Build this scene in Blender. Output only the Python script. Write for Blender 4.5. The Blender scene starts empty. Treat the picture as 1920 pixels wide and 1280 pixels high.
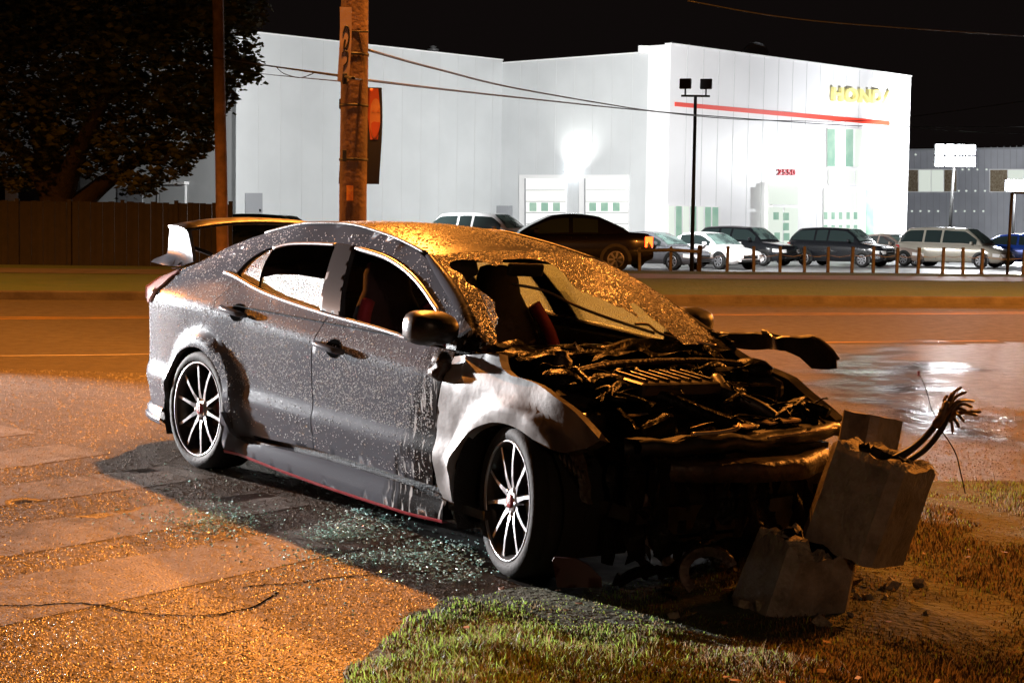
import bpy, bmesh, math, random
import numpy as np
from mathutils import Vector, Matrix, noise
from mathutils.geometry import delaunay_2d_cdt
random.seed(7)
R = math.radians
S = bpy.context.scene
COL = S.collection

# ------------------------------------------------------------------ camera
FPX, HOR, ROLL, CAMZ = 3200.0, 415.0, 0.015, 1.45
TH = math.atan((640 - HOR) / FPX)
cam = bpy.data.cameras.new("camera")
cam.sensor_width = 36.0
cam.lens = 36.0 * FPX / 1920.0
cam.clip_start, cam.clip_end = 0.1, 2000
camo = bpy.data.objects.new("camera", cam)
COL.objects.link(camo)
camo.matrix_world = Matrix.Translation((0, 0, CAMZ)) @ Matrix.Rotation(R(90) - TH, 4, 'X') @ Matrix.Rotation(ROLL, 4, 'Z')
S.camera = camo

# ------------------------------------------------------------------ world: night sky
wd = bpy.data.worlds.new("World")
S.world = wd
wd.use_nodes = True
wn = wd.node_tree
sky = wn.nodes.new('ShaderNodeTexSky')
sky.sky_type = 'NISHITA'
sky.sun_disc = False
sky.sun_elevation = R(-12)
sky.sun_rotation = R(200)
bg = wn.nodes['Background']
wn.links.new(sky.outputs[0], bg.inputs[0])
bg.inputs[1].default_value = 0.05
# town glow on the low cloud
bg2 = wn.nodes.new('ShaderNodeBackground')
bg2.inputs[0].default_value = (1.0, 0.72, 0.68, 1)
bg2.inputs[1].default_value = 0.0042
addn = wn.nodes.new('ShaderNodeAddShader')
wn.links.new(bg.outputs[0], addn.inputs[0])
wn.links.new(bg2.outputs[0], addn.inputs[1])
wn.links.new(addn.outputs[0], wn.nodes['World Output'].inputs[0])

# ------------------------------------------------------------------ exposure
S.view_settings.view_transform = 'Standard'
S.view_settings.look = 'None'
S.view_settings.exposure = 0.0
S.view_settings.gamma = 1.0
try:
    S.cycles.use_denoising = True
    S.cycles.denoiser = 'OPENIMAGEDENOISE'
except Exception:
    pass
S.cycles.sample_clamp_indirect = 4.0
S.cycles.max_bounces = 6
S.cycles.transparent_max_bounces = 12

# ------------------------------------------------------------------ lights of the scene
SOD = (1.0, 0.315, 0.042)
WHITE = (0.96, 0.98, 1.0)
FLOODW = (1.0, 1.0, 0.985)
def lamp(name, kind, loc, col, power, radius=0.15, aim=None, angle=60, blend=0.4):
    l = bpy.data.lights.new(name, kind)
    l.color = col
    l.energy = power
    l.shadow_soft_size = radius
    o = bpy.data.objects.new(name, l)
    COL.objects.link(o)
    o.location = loc
    if kind == 'SPOT':
        l.spot_size = R(angle)
        l.spot_blend = blend
    if aim is not None:
        d = Vector(aim) - Vector(loc)
        o.rotation_euler = d.to_track_quat('-Z', 'Y').to_euler()
    return o
# emergency vehicle work light, out of the picture to the left, lighting the side of the wreck
lamp("work_light", 'SPOT', (-11.4, 16.8, 1.9), WHITE, 34000, 0.12, (-1.3, 8.7, 0.5), 36, 0.7)
# its red beacon
lamp("beacon_light", 'POINT', (-11.0, 15.6, 2.9), (1.0, 0.06, 0.09), 170, 0.1)
# street lamp over the crash
lamp("street_lamp_light", 'SPOT', (-1.15, 15.2, 7.95), SOD, 4900, 0.14, (-0.9, 12.0, 0.0), 168, 0.3)
# street lamps further along both sides of the main road
for x, y, p in ((-0.9, 22.3, 5000), (17, 26.5, 21000), (30, 33, 12000), (-25, 25, 26000)):
    lamp("road_lamp_light", 'SPOT', (x, y, 8.8), SOD, p, 0.15, (x, y - .5, 0), 172, 0.3)

# street lamp on the near corner behind the camera
lamp("corner_lamp_light", 'SPOT', (5.0, -13, 9.0), (1.0, 0.58, 0.34), 1150, 0.15, (4.5, -8, 0), 165, 0.4)

# ------------------------------------------------------------------ helpers
def ray(px, py):
    x, y = px - 960, py - 640
    c, s = math.cos(ROLL), math.sin(ROLL)
    d0, d2 = x * c + y * s, -(-x * s + y * c)
    ct, st = math.cos(TH), math.sin(TH)
    return Vector((d0, FPX * ct + d2 * st, -FPX * st + d2 * ct)) / FPX
CAM = Vector((0, 0, CAMZ))
def at(px, py, Y):
    d = ray(px, py)
    return CAM + d * (Y / d.y)
def gr(px, py, z=0.0):
    d = ray(px, py)
    return CAM + d * ((z - CAMZ) / d.z)
def sstep(a, b, x):
    t = max(0.0, min(1.0, (x - a) / (b - a)))
    return t * t * (3 - 2 * t)
def gz(x, y):
    """height of the paved ground: the corner where the car stands falls towards the verge"""
    xc = max(-5.0, min(4.0, x))
    pl = 0.076 - 0.0561 * (xc + 1.748) + 0.0193 * (min(y, 14) - 9.273)
    w = 1 - sstep(10.5, 18.0, y)
    w *= 1 - 0.6 * sstep(3.0, 9.0, abs(x))
    return pl * w
def grg(px, py, off=0.0):
    p = gr(px, py, 0)
    for i in range(12):
        p = gr(px, py, gz(p.x, p.y) + off)
    return p

def tag(o, label=None, cat=None, group=None, kind=None):
    if label: o['label'] = label
    if cat: o['category'] = cat
    if group: o['group'] = group
    if kind: o['kind'] = kind
    return o
def empty(name, loc=(0, 0, 0), rz=0.0, label=None, cat=None, group=None):
    o = bpy.data.objects.new(name, None)
    o.empty_display_size = 0.2
    COL.objects.link(o)
    o.location = loc
    o.rotation_euler = (0, 0, rz)
    return tag(o, label, cat, group)
def kids(o):
    return [c for c in bpy.data.objects if c.parent is o]
def copy_tree(o, parent=None):
    c = o.copy()
    COL.objects.link(c)
    if parent is not None:
        c.parent = parent
        c.matrix_parent_inverse = o.matrix_parent_inverse.copy()
    for ch in list(o.children):
        copy_tree(ch, c)
    return c

class MB:
    """collects shapes of one part into one mesh"""
    def __init__(s):
        s.v, s.f, s.sm = [], [], []
    def add(s, vs, fs, smooth=False):
        b = len(s.v)
        s.v += [tuple(v) for v in vs]
        s.f += [[i + b for i in f] for f in fs]
        s.sm += [smooth] * len(fs)
        return s
    def box(s, c, size, rot=None, bevel=0.0):
        hx, hy, hz = size[0] / 2, size[1] / 2, size[2] / 2
        m = rot or Matrix.Identity(3)
        c = Vector(c)
        if bevel <= 0:
            vs = [c + m @ Vector((x * hx, y * hy, z * hz)) for x in (-1, 1) for y in (-1, 1) for z in (-1, 1)]
            return s.add(vs, [(0, 1, 3, 2), (4, 6, 7, 5), (0, 4, 5, 1), (2, 3, 7, 6), (0, 2, 6, 4), (1, 5, 7, 3)])
        bm = bmesh.new()
        bmesh.ops.create_cube(bm, size=1)
        for v in bm.verts:
            v.co = Vector((v.co.x * size[0], v.co.y * size[1], v.co.z * size[2]))
        bmesh.ops.bevel(bm, geom=bm.edges[:], offset=bevel, segments=2, affect='EDGES', profile=0.5)
        bm.verts.index_update()
        vs = [c + m @ v.co for v in bm.verts]
        fs = [[v.index for v in f.verts] for f in bm.faces]
        bm.free()
        return s.add(vs, fs)
    def tube(s, pts, r, n=8, closed=True, smooth=True):
        pts = [Vector(p) for p in pts]
        rr = r if isinstance(r, (list, tuple)) else [r] * len(pts)
        vs, fs = [], []
        up = Vector((0, 0, 1))
        for i, p in enumerate(pts):
            t = (pts[min(i + 1, len(pts) - 1)] - pts[max(i - 1, 0)])
            if t.length < 1e-9: t = Vector((0, 0, 1))
            t.normalize()
            a = up - t * up.dot(t)
            if a.length < 0.05:
                a = Vector((1, 0, 0)) - t * t.x
            a.normalize()
            b = t.cross(a)
            for k in range(n):
                w = 2 * math.pi * k / n
                vs.append(p + (a * math.cos(w) + b * math.sin(w)) * rr[i])
        for i in range(len(pts) - 1):
            for k in range(n):
                k2 = (k + 1) % n
                fs.append((i * n + k, i * n + k2, (i + 1) * n + k2, (i + 1) * n + k))
        s.add(vs, fs, smooth)
        if closed:
            b = len(s.v) - len(vs)
            s.f.append([b + k for k in range(n)][::-1]); s.sm.append(False)
            s.f.append([b + (len(pts) - 1) * n + k for k in range(n)]); s.sm.append(False)
        return s
    def lathe(s, prof, c=(0, 0, 0), axis='Z', n=24, smooth=True):
        """prof: list of (r, h) along the axis"""
        c = Vector(c)
        vs, fs = [], []
        for r, h in prof:
            for k in range(n):
                w = 2 * math.pi * k / n
                a, b = r * math.cos(w), r * math.sin(w)
                if axis == 'Z': q = Vector((a, b, h))
                elif axis == 'Y': q = Vector((a, h, b))
                else: q = Vector((h, a, b))
                vs.append(c + q)
        for i in range(len(prof) - 1):
            for k in range(n):
                k2 = (k + 1) % n
                fs.append((i * n + k, i * n + k2, (i + 1) * n + k2, (i + 1) * n + k))
        return s.add(vs, fs, smooth)
    def prism(s, poly, vec, cap=True, smooth=False):
        """extrude a 3D polygon by vec"""
        poly = [Vector(p) for p in poly]
        vec = Vector(vec)
        n = len(poly)
        vs = poly + [p + vec for p in poly]
        fs = [(i, (i + 1) % n, n + (i + 1) % n, n + i) for i in range(n)]
        if cap:
            fs += [list(range(n))[::-1], list(range(n, 2 * n))]
        return s.add(vs, fs, smooth)
    def grid(s, rows, smooth=True, closed=False):
        """rows of equal point count"""
        m = len(rows[0])
        vs = [p for r in rows for p in r]
        fs = []
        for i in range(len(rows) - 1):
            for k in range(m if closed else m - 1):
                k2 = (k + 1) % m
                fs.append((i * m + k, i * m + k2, (i + 1) * m + k2, (i + 1) * m + k))
        return s.add(vs, fs, smooth)
    def build(s, name, mat=None, parent=None, fixn=True):
        me = bpy.data.meshes.new(name)
        me.from_pydata(s.v, [], s.f)
        me.polygons.foreach_set('use_smooth', s.sm)
        if fixn:
            bm = bmesh.new()
            bm.from_mesh(me)
            bmesh.ops.recalc_face_normals(bm, faces=bm.faces[:])
            bm.to_mesh(me)
            bm.free()
        me.update()
        if mat: me.materials.append(mat)
        o = bpy.data.objects.new(name, me)
        COL.objects.link(o)
        if parent is not None: o.parent = parent
        return o

def catmull(pts, n=6):
    pts = [Vector(p) for p in pts]
    out = []
    for i in range(len(pts) - 1):
        p0, p1, p2, p3 = pts[max(i - 1, 0)], pts[i], pts[i + 1], pts[min(i + 2, len(pts) - 1)]
        for k in range(n):
            t = k / n
            out.append(0.5 * ((2 * p1) + (p2 - p0) * t + (2 * p0 - 5 * p1 + 4 * p2 - p3) * t * t + (3 * p1 - p0 - 3 * p2 + p3) * t ** 3))
    out.append(pts[-1])
    return out
def cv(pts, n=5):
    return [(p.x, p.y) for p in catmull([(a, b, 0) for a, b in pts], n)]
def interp(x, xs, ys):
    """smooth monotone interpolation"""
    if x <= xs[0]: return ys[0]
    if x >= xs[-1]: return ys[-1]
    i = 0
    while x > xs[i + 1]: i += 1
    def sl(j): return (ys[j + 1] - ys[j]) / (xs[j + 1] - xs[j])
    def tan(j):
        if j == 0: return sl(0)
        if j == len(xs) - 1: return sl(j - 1)
        a, b = sl(j - 1), sl(j)
        return 0 if a * b <= 0 else 2 * a * b / (a + b)
    h = xs[i + 1] - xs[i]
    t = (x - xs[i]) / h
    m0, m1 = tan(i) * h, tan(i + 1) * h
    return (2*t**3-3*t*t+1)*ys[i] + (t**3-2*t*t+t)*m0 + (-2*t**3+3*t*t)*ys[i+1] + (t**3-t*t)*m1
def inpoly(x, y, P):
    c = False
    j = len(P) - 1
    for i in range(len(P)):
        if (P[i][1] > y) != (P[j][1] > y) and x < (P[j][0]-P[i][0])*(y-P[i][1])/(P[j][1]-P[i][1])+P[i][0]:
            c = not c
        j = i
    return c
def segd(x, y, P):
    m = 1e9
    for i in range(len(P)):
        ax, ay = P[i]; bx, by = P[(i + 1) % len(P)]
        dx, dy = bx - ax, by - ay
        L = dx*dx + dy*dy
        t = 0 if L == 0 else max(0, min(1, ((x-ax)*dx + (y-ay)*dy)/L))
        m = min(m, (ax+dx*t-x)**2 + (ay+dy*t-y)**2)
    return math.sqrt(m)
def dense(P, step):
    out = []
    for i in range(len(P)):
        a, b = P[i], P[(i + 1) % len(P)]
        n = max(1, int(math.hypot(b[0]-a[0], b[1]-a[1]) / step + 0.5))
        for k in range(n):
            out.append((a[0] + (b[0]-a[0])*k/n, a[1] + (b[1]-a[1])*k/n))
    return out
def panel(mb, poly, fn, thick, step=0.05, holes=(), smooth=True):
    """fill a 2D outline, map it onto a surface fn(u,v), give it a turned-in edge (thick: 3D vector or function)"""
    loops = [dense(poly, step)] + [dense(h, step) for h in holes]
    vs, ed = [], []
    for L in loops:
        b = len(vs)
        vs += [Vector(p) for p in L]
        ed += [(b + i, b + (i + 1) % len(L)) for i in range(len(L))]
    u0, u1 = min(p[0] for p in poly), max(p[0] for p in poly)
    v0, v1 = min(p[1] for p in poly), max(p[1] for p in poly)
    nu, nv = int((u1-u0)/step)+1, int((v1-v0)/step)+1
    for i in range(nu + 1):
        for j in range(nv + 1):
            x = u0 + (i + 0.25 + 0.5*(j % 2)) * step
            y = v0 + (j + 0.5) * step
            if inpoly(x, y, poly) and segd(x, y, poly) > step*0.45 and all(not inpoly(x, y, h) and segd(x, y, h) > step*0.45 for h in holes):
                vs.append(Vector((x, y)))
    r = delaunay_2d_cdt(vs, ed, [], 0, 1e-6)
    V2, F = r[0], r[2]
    keep = []
    for f in F:
        cx = sum(V2[i].x for i in f)/len(f); cy = sum(V2[i].y for i in f)/len(f)
        if inpoly(cx, cy, poly) and not any(inpoly(cx, cy, h) for h in holes):
            keep.append(list(f))
    used = sorted({i for f in keep for i in f})
    mp = {k: i for i, k in enumerate(used)}
    P3 = [Vector(fn(V2[k].x, V2[k].y)) for k in used]
    F3 = [[mp[i] for i in f] for f in keep]
    mb.add(P3, F3, smooth)
    if thick is not None:
        cnt = {}
        for f in F3:
            for a, b in zip(f, f[1:] + f[:1]):
                cnt.setdefault((min(a, b), max(a, b)), []).append((a, b))
        ev, ef = [], []
        for k, l in cnt.items():
            if len(l) == 1:
                a, b = l[0]
                ta = thick(P3[a]) if callable(thick) else Vector(thick)
                tb = thick(P3[b]) if callable(thick) else Vector(thick)
                q = len(ev)
                ev += [P3[a], P3[b], P3[b] + tb, P3[a] + ta]
                ef.append((q + 1, q, q + 3, q + 2))
        mb.add(ev, ef, False)
    return mb

# ------------------------------------------------------------------ materials
def pmat(name, col, col2=None, nscale=5.0, rough=0.6, rough2=None, metal=0.0, bump=0.0, bscale=40.0,
         bkind='noise', spec=0.5, coat=0.0, detail=4.0, ramp=(0.35, 0.65), emit=None, estr=0.0, trans=0.0, alpha=1.0, nrough=0.5):
    m = bpy.data.materials.new(name)
    m.use_nodes = True
    nt = m.node_tree
    b = nt.nodes['Principled BSDF']
    b.inputs['Base Color'].default_value = (*col, 1)
    b.inputs['Roughness'].default_value = rough
    b.inputs['Metallic'].default_value = metal
    b.inputs['Specular IOR Level'].default_value = spec
    b.inputs['Coat Weight'].default_value = coat
    b.inputs['Transmission Weight'].default_value = trans
    b.inputs['Alpha'].default_value = alpha
    tc = nt.nodes.new('ShaderNodeTexCoord')
    if col2 is not None or rough2 is not None:
        n = nt.nodes.new('ShaderNodeTexNoise')
        n.inputs['Scale'].default_value = nscale
        n.inputs['Detail'].default_value = detail
        n.inputs['Roughness'].default_value = nrough
        nt.links.new(tc.outputs['Object'], n.inputs['Vector'])
        rp = nt.nodes.new('ShaderNodeMapRange')
        rp.inputs[1].default_value, rp.inputs[2].default_value = ramp
        nt.links.new(n.outputs[0], rp.inputs[0])
        if col2 is not None:
            mx = nt.nodes.new('ShaderNodeMix'); mx.data_type = 'RGBA'
            mx.inputs[6].default_value = (*col, 1); mx.inputs[7].default_value = (*col2, 1)
            nt.links.new(rp.outputs[0], mx.inputs[0])
            nt.links.new(mx.outputs[2], b.inputs['Base Color'])
        if rough2 is not None:
            mr = nt.nodes.new('ShaderNodeMapRange')
            mr.inputs[3].default_value, mr.inputs[4].default_value = rough, rough2
            nt.links.new(rp.outputs[0], mr.inputs[0])
            nt.links.new(mr.outputs[0], b.inputs['Roughness'])
    if bump > 0:
        bp = nt.nodes.new('ShaderNodeBump')
        bp.inputs['Strength'].default_value = 1.0
        bp.inputs['Distance'].default_value = bump
        if bkind == 'noise':
            t = nt.nodes.new('ShaderNodeTexNoise'); t.inputs['Scale'].default_value = bscale; t.inputs['Detail'].default_value = 5
            src = t.outputs[0]
        else:
            t = nt.nodes.new('ShaderNodeTexVoronoi'); t.inputs['Scale'].default_value = bscale
            src = t.outputs['Distance']
        nt.links.new(tc.outputs['Object'], t.inputs['Vector'])
        if bkind == 'drops':
            rr = nt.nodes.new('ShaderNodeMapRange'); rr.interpolation_type = 'SMOOTHSTEP'
            rr.inputs[1].default_value, rr.inputs[2].default_value = 0.42, 0.05
            nt.links.new(src, rr.inputs[0]); src = rr.outputs[0]
        nt.links.new(src, bp.inputs['Height'])
        nt.links.new(bp.outputs[0], b.inputs['Normal'])
    if emit is not None:
        b.inputs['Emission Color'].default_value = (*emit, 1)
        b.inputs['Emission Strength'].default_value = estr
    return m
def N(m): return m.node_tree.nodes['Principled BSDF'], m.node_tree

M = {}
M['asphalt'] = pmat('wet_asphalt', (0.075, 0.068, 0.06), (0.17, 0.155, 0.135), 7.0, 0.48, 0.36, bump=0.0022, bscale=90, bkind='voronoi', spec=0.34, detail=15, nrough=0.78)
M['asphalt_dry'] = pmat('main_road_asphalt', (0.075, 0.07, 0.063), (0.12, 0.112, 0.1), 5.0, 0.75, 0.6, bump=0.002, bscale=60, spec=0.2, detail=15, nrough=0.7)
M['paint_old'] = pmat('worn_road_paint', (0.27, 0.25, 0.22), (0.12, 0.11, 0.097), 9.0, 0.45, 0.35, bump=0.002, bscale=90, bkind='voronoi', detail=15, nrough=0.75)
M['line_yellow'] = pmat('road_line_yellow', (0.55, 0.33, 0.06), (0.3, 0.2, 0.06), 2.0, 0.6)
M['line_white'] = pmat('road_line_white', (0.6, 0.56, 0.5), (0.35, 0.32, 0.3), 2.0, 0.6)
M['kerb'] = pmat('kerb_concrete', (0.11, 0.1, 0.085), (0.07, 0.06, 0.05), 3, 0.7, bump=0.01, bscale=20)
M['soil'] = pmat('verge_soil', (0.06, 0.055, 0.022), (0.045, 0.06, 0.018), 6, 0.8, bump=0.03, bscale=25)
M['far_grass'] = pmat('far_grass', (0.065, 0.12, 0.03), (0.09, 0.13, 0.04), 1.5, 0.9, bump=0.05, bscale=9)
M['path'] = pmat('path_concrete', (0.2, 0.18, 0.16), (0.13, 0.12, 0.11), 2, 0.55)
M['lot'] = pmat('lot_asphalt', (0.12, 0.12, 0.12), (0.18, 0.18, 0.18), 1.0, 0.5, 0.3)
M['crack'] = pmat('crack_dark', (0.010, 0.008, 0.006), rough=1.0, spec=0.0)
M['concrete'] = pmat('stump_concrete', (0.33, 0.285, 0.24), (0.13, 0.11, 0.09), 7, 0.42, 0.30, bump=0.008, bscale=38, spec=0.6, detail=10, nrough=.65)
M['concrete_broken'] = pmat('broken_concrete', (0.33, 0.28, 0.2), (0.18, 0.15, 0.11), 20, 0.7, bump=0.03, bscale=35)
M['wood_pole'] = pmat('pole_wood', (0.19, 0.11, 0.07), (0.10, 0.06, 0.04), 4, 0.75, bump=0.01, bscale=22)
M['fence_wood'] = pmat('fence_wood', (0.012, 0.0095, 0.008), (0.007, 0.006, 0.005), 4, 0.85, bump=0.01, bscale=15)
M['bark'] = pmat('bark', (0.03, 0.022, 0.017), (0.018, 0.013, 0.010), 6, 0.9, bump=0.03, bscale=14)
M['leaf'] = pmat('leaves', (0.06, 0.078, 0.026), (0.10, 0.10, 0.036), 1.1, 0.7, spec=0.15)
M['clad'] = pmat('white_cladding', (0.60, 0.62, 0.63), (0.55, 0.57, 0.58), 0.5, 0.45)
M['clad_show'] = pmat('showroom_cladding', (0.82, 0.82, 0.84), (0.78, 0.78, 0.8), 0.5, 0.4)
M['grey_clad'] = pmat('grey_cladding', (0.42, 0.43, 0.47), (0.36, 0.37, 0.41), 0.6, 0.5)
M['seam'] = pmat('panel_seam', (0.56, 0.57, 0.58), rough=0.5)
M['trim'] = pmat('white_trim', (0.8, 0.8, 0.8), rough=0.5)
M['grey_trim'] = pmat('grey_trim', (0.3, 0.31, 0.33), rough=0.5)
M['red_stripe'] = pmat('red_stripe', (0.75, 0.05, 0.025), rough=0.45)
M['red_digit'] = pmat('red_digits', (0.55, 0.015, 0.03), rough=0.45)
M['sign_glow'] = pmat('sign_glow', (0.74, 0.66, 0.24), rough=0.5, emit=(1, 0.92, 0.4), estr=0.26)
M['lit_glass'] = pmat('lit_window', (0.3, 0.34, 0.3), rough=0.2, emit=(0.93, 1.0, 0.9), estr=0.6)
M['lit_glass_green'] = pmat('lit_window_green', (0.14, 0.24, 0.19), (0.25, 0.33, 0.27), 1.5, 0.2, emit=(0.55, 0.95, 0.72), estr=0.26)
M['door_glow'] = pmat('glowing_garage_door', (0.8, 0.8, 0.78), rough=0.4, emit=(1, 1, 0.95), estr=0.35)  # glow put into the door leaf, which is no lamp
M['dark_metal'] = pmat('dark_metal', (0.03, 0.03, 0.03), rough=0.5, metal=0.3)
M['galv'] = pmat('galvanised', (0.35, 0.35, 0.35), (0.25, 0.25, 0.26), 6, 0.45, metal=0.6)
M['flood'] = pmat('lit_floodlight', (1, 1, 1), rough=0.4, emit=(0.86, 0.93, 1.0), estr=26)
M['cable'] = pmat('black_cable', (0.012, 0.012, 0.012), rough=0.5)
# ================================================================== THE WRECKED CAR
def carpaint():
    m = pmat('wet_grey_paint', (0.080, 0.087, 0.104), rough=0.24, metal=0.0, spec=0.075, coat=0.0)
    b, nt = N(m)
    b.inputs['Coat Roughness'].default_value = 0.12
    L = nt.links.new
    tc = nt.nodes.new('ShaderNodeTexCoord')
    # rain drops
    def drops(scale, lo, hi, dist):
        v = nt.nodes.new('ShaderNodeTexVoronoi'); v.inputs['Scale'].default_value = scale
        L(tc.outputs['Object'], v.inputs['Vector'])
        r = nt.nodes.new('ShaderNodeMapRange'); r.interpolation_type = 'SMOOTHSTEP'
        r.inputs[1].default_value, r.inputs[2].default_value = lo, hi
        L(v.outputs['Distance'], r.inputs[0])
        w = nt.nodes.new('ShaderNodeMath'); w.operation = 'GREATER_THAN'; w.inputs[1].default_value = 0.45
        sp = nt.nodes.new('ShaderNodeSeparateColor'); L(v.outputs['Color'], sp.inputs[0]); L(sp.outputs[0], w.inputs[0])
        mu = nt.nodes.new('ShaderNodeMath'); mu.operation = 'MULTIPLY'
        L(r.outputs[0], mu.inputs[0]); L(w.outputs[0], mu.inputs[1])
        return mu.outputs[0]
    d1 = drops(90, 0.45, 0.10, 1)
    d2 = drops(170, 0.5, 0.08, 1)
    ad = nt.nodes.new('ShaderNodeMath'); ad.operation = 'MULTIPLY_ADD'; ad.inputs[1].default_value = 0.6
    L(d2, ad.inputs[0]); L(d1, ad.inputs[2])
    bp = nt.nodes.new('ShaderNodeBump'); bp.inputs['Distance'].default_value = 0.00025; bp.inputs['Strength'].default_value = 1
    L(ad.outputs[0], bp.inputs['Height'])
    L(bp.outputs[0], b.inputs['Normal']); L(bp.outputs[0], b.inputs['Coat Normal'])
    # scorching towards the burnt front, streaked downwards
    mp = nt.nodes.new('ShaderNodeMapping'); mp.inputs['Scale'].default_value = (22, 22, 2.2)
    L(tc.outputs['Object'], mp.inputs['Vector'])
    ns = nt.nodes.new('ShaderNodeTexNoise'); ns.inputs['Scale'].default_value = 1.0; ns.inputs['Detail'].default_value = 6
    L(mp.outputs[0], ns.inputs['Vector'])
    sx = nt.nodes.new('ShaderNodeSeparateXYZ'); L(tc.outputs['Object'], sx.inputs[0])
    k = nt.nodes.new('ShaderNodeMath'); k.operation = 'MULTIPLY_ADD'; k.inputs[1].default_value = 0.55
    L(ns.outputs[0], k.inputs[0]); L(sx.outputs[0], k.inputs[2])
    lim = nt.nodes.new('ShaderNodeMath'); lim.operation = 'MULTIPLY_ADD'; lim.inputs[1].default_value = -0.35; lim.inputs[2].default_value = 0.0
    L(sx.outputs[2], lim.inputs[0])
    k2 = nt.nodes.new('ShaderNodeMath'); k2.operation = 'ADD'; L(k.outputs[0], k2.inputs[0]); L(lim.outputs[0], k2.inputs[1])
    rp = nt.nodes.new('ShaderNodeMapRange'); rp.inputs[1].default_value, rp.inputs[2].default_value = 1.97, 2.12
    L(k2.outputs[0], rp.inputs[0])
    mx = nt.nodes.new('ShaderNodeMix'); mx.data_type = 'RGBA'
    mx.inputs[6].default_value = (0.080, 0.087, 0.104, 1); mx.inputs[7].default_value = (0.006, 0.005, 0.005, 1)
    L(rp.outputs[0], mx.inputs[0])
    # pale peeled flakes inside the scorched band
    mp2 = nt.nodes.new('ShaderNodeMapping'); mp2.inputs['Scale'].default_value = (38, 38, 5)
    L(tc.outputs['Object'], mp2.inputs['Vector'])
    n2 = nt.nodes.new('ShaderNodeTexNoise'); n2.inputs['Scale'].default_value = 1; n2.inputs['Detail'].default_value = 3
    L(mp2.outputs[0], n2.inputs['Vector'])
    r2 = nt.nodes.new('ShaderNodeMapRange'); r2.inputs[1].default_value, r2.inputs[2].default_value = 0.58, 0.63
    L(n2.outputs[0], r2.inputs[0])
    m3 = nt.nodes.new('ShaderNodeMath'); m3.operation = 'MULTIPLY'; L(r2.outputs[0], m3.inputs[0]); L(rp.outputs[0], m3.inputs[1])
    mx2 = nt.nodes.new('ShaderNodeMix'); mx2.data_type = 'RGBA'; mx2.inputs[7].default_value = (0.5, 0.5, 0.5, 1)
    L(m3.outputs[0], mx2.inputs[0]); L(mx.outputs[2], mx2.inputs[6])
    L(mx2.outputs[2], b.inputs['Base Color'])
    return m
M['paint'] = carpaint()
M['recess_shade'] = pmat('recess_shade_black', (0.004, 0.004, 0.004), rough=1.0, spec=0.0)  # black that stands for shade in the handle hollow
M['pillar'] = pmat('pillar_black', (0.030, 0.030, 0.033), rough=0.4, spec=0.1)
M['bare'] = pmat('burnt_bare_metal', (0.21, 0.203, 0.20), (0.10, 0.086, 0.08), 6, 0.5, 0.4, metal=0.2, bump=0.006, bscale=6.0, ramp=(0.42, 0.8), detail=9)
_b, _nt = N(M['bare'])       # sooty towards the nose, streaked
_tc = _nt.nodes.new('ShaderNodeTexCoord'); _sx = _nt.nodes.new('ShaderNodeSeparateXYZ'); _nt.links.new(_tc.outputs['Object'], _sx.inputs[0])
_n = _nt.nodes.new('ShaderNodeTexNoise'); _n.inputs['Scale'].default_value = 3.2; _n.inputs['Detail'].default_value = 8; _nt.links.new(_tc.outputs['Object'], _n.inputs['Vector'])
_m = _nt.nodes.new('ShaderNodeMath'); _m.operation = 'MULTIPLY_ADD'; _m.inputs[1].default_value = .55; _nt.links.new(_n.outputs[0], _m.inputs[0]); _nt.links.new(_sx.outputs[0], _m.inputs[2])
_r = _nt.nodes.new('ShaderNodeMapRange'); _r.inputs[1].default_value = 2.88; _r.inputs[2].default_value = 3.22; _nt.links.new(_m.outputs[0], _r.inputs[0])
_x = _nt.nodes.new('ShaderNodeMix'); _x.data_type = 'RGBA'; _x.inputs[7].default_value = (0.05, 0.036, 0.028, 1)
_src = _b.inputs['Base Color'].links[0].from_socket
_nt.links.new(_src, _x.inputs[6]); _nt.links.new(_r.outputs[0], _x.inputs[0]); _nt.links.new(_x.outputs[2], _b.inputs['Base Color'])
M['burnt'] = pmat('charred_wet_plastic', (0.0035, 0.003, 0.003), (0.008, 0.007, 0.006), 14, 0.42, 0.25, bump=0.010, bscale=34, spec=0.07)
M['burnt_rust'] = pmat('heat_rusted_metal', (0.06, 0.035, 0.025), (0.02, 0.014, 0.011), 12, 0.45, bump=0.01, bscale=30, metal=0.3)
M['bracket'] = pmat('bent_bright_metal', (0.5, 0.42, 0.3), (0.28, 0.2, 0.12), 9, 0.35, metal=0.5, bump=0.004, bscale=30)
M['black'] = pmat('black_trim', (0.01, 0.01, 0.01), rough=0.5, bump=0.002, bscale=90, bkind='voronoi')
M['char_panel'] = pmat('charred_panel', (0.009, 0.008, 0.008), (0.02, 0.016, 0.014), 8, 0.3, 0.5, bump=0.004, bscale=12)
M['chrome'] = pmat('window_trim_chrome', (0.55, 0.55, 0.58), rough=0.32, metal=0.8)
M['tyre'] = pmat('tyre_rubber', (0.009, 0.009, 0.009), (0.015, 0.0145, 0.014), 9, 0.75, bump=0.003, bscale=60, spec=0.18)
M['rim'] = pmat('machined_rim', (0.25, 0.25, 0.265), rough=0.36, metal=0.6)
M['rim_dark'] = pmat('rim_barrel', (0.03, 0.03, 0.032), rough=0.4, metal=0.5)
M['red_part'] = pmat('red_caliper', (0.25, 0.02, 0.025), rough=0.4)
M['disc'] = pmat('brake_disc', (0.35, 0.33, 0.31), (0.2, 0.14, 0.1), 8, 0.4, metal=0.7)
M['red_trim'] = pmat('red_skirt_line', (0.30, 0.012, 0.02), rough=0.4)
M['seat_black'] = pmat('seat_cloth', (0.035, 0.016, 0.018), rough=0.8, bump=0.003, bscale=60)
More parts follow.
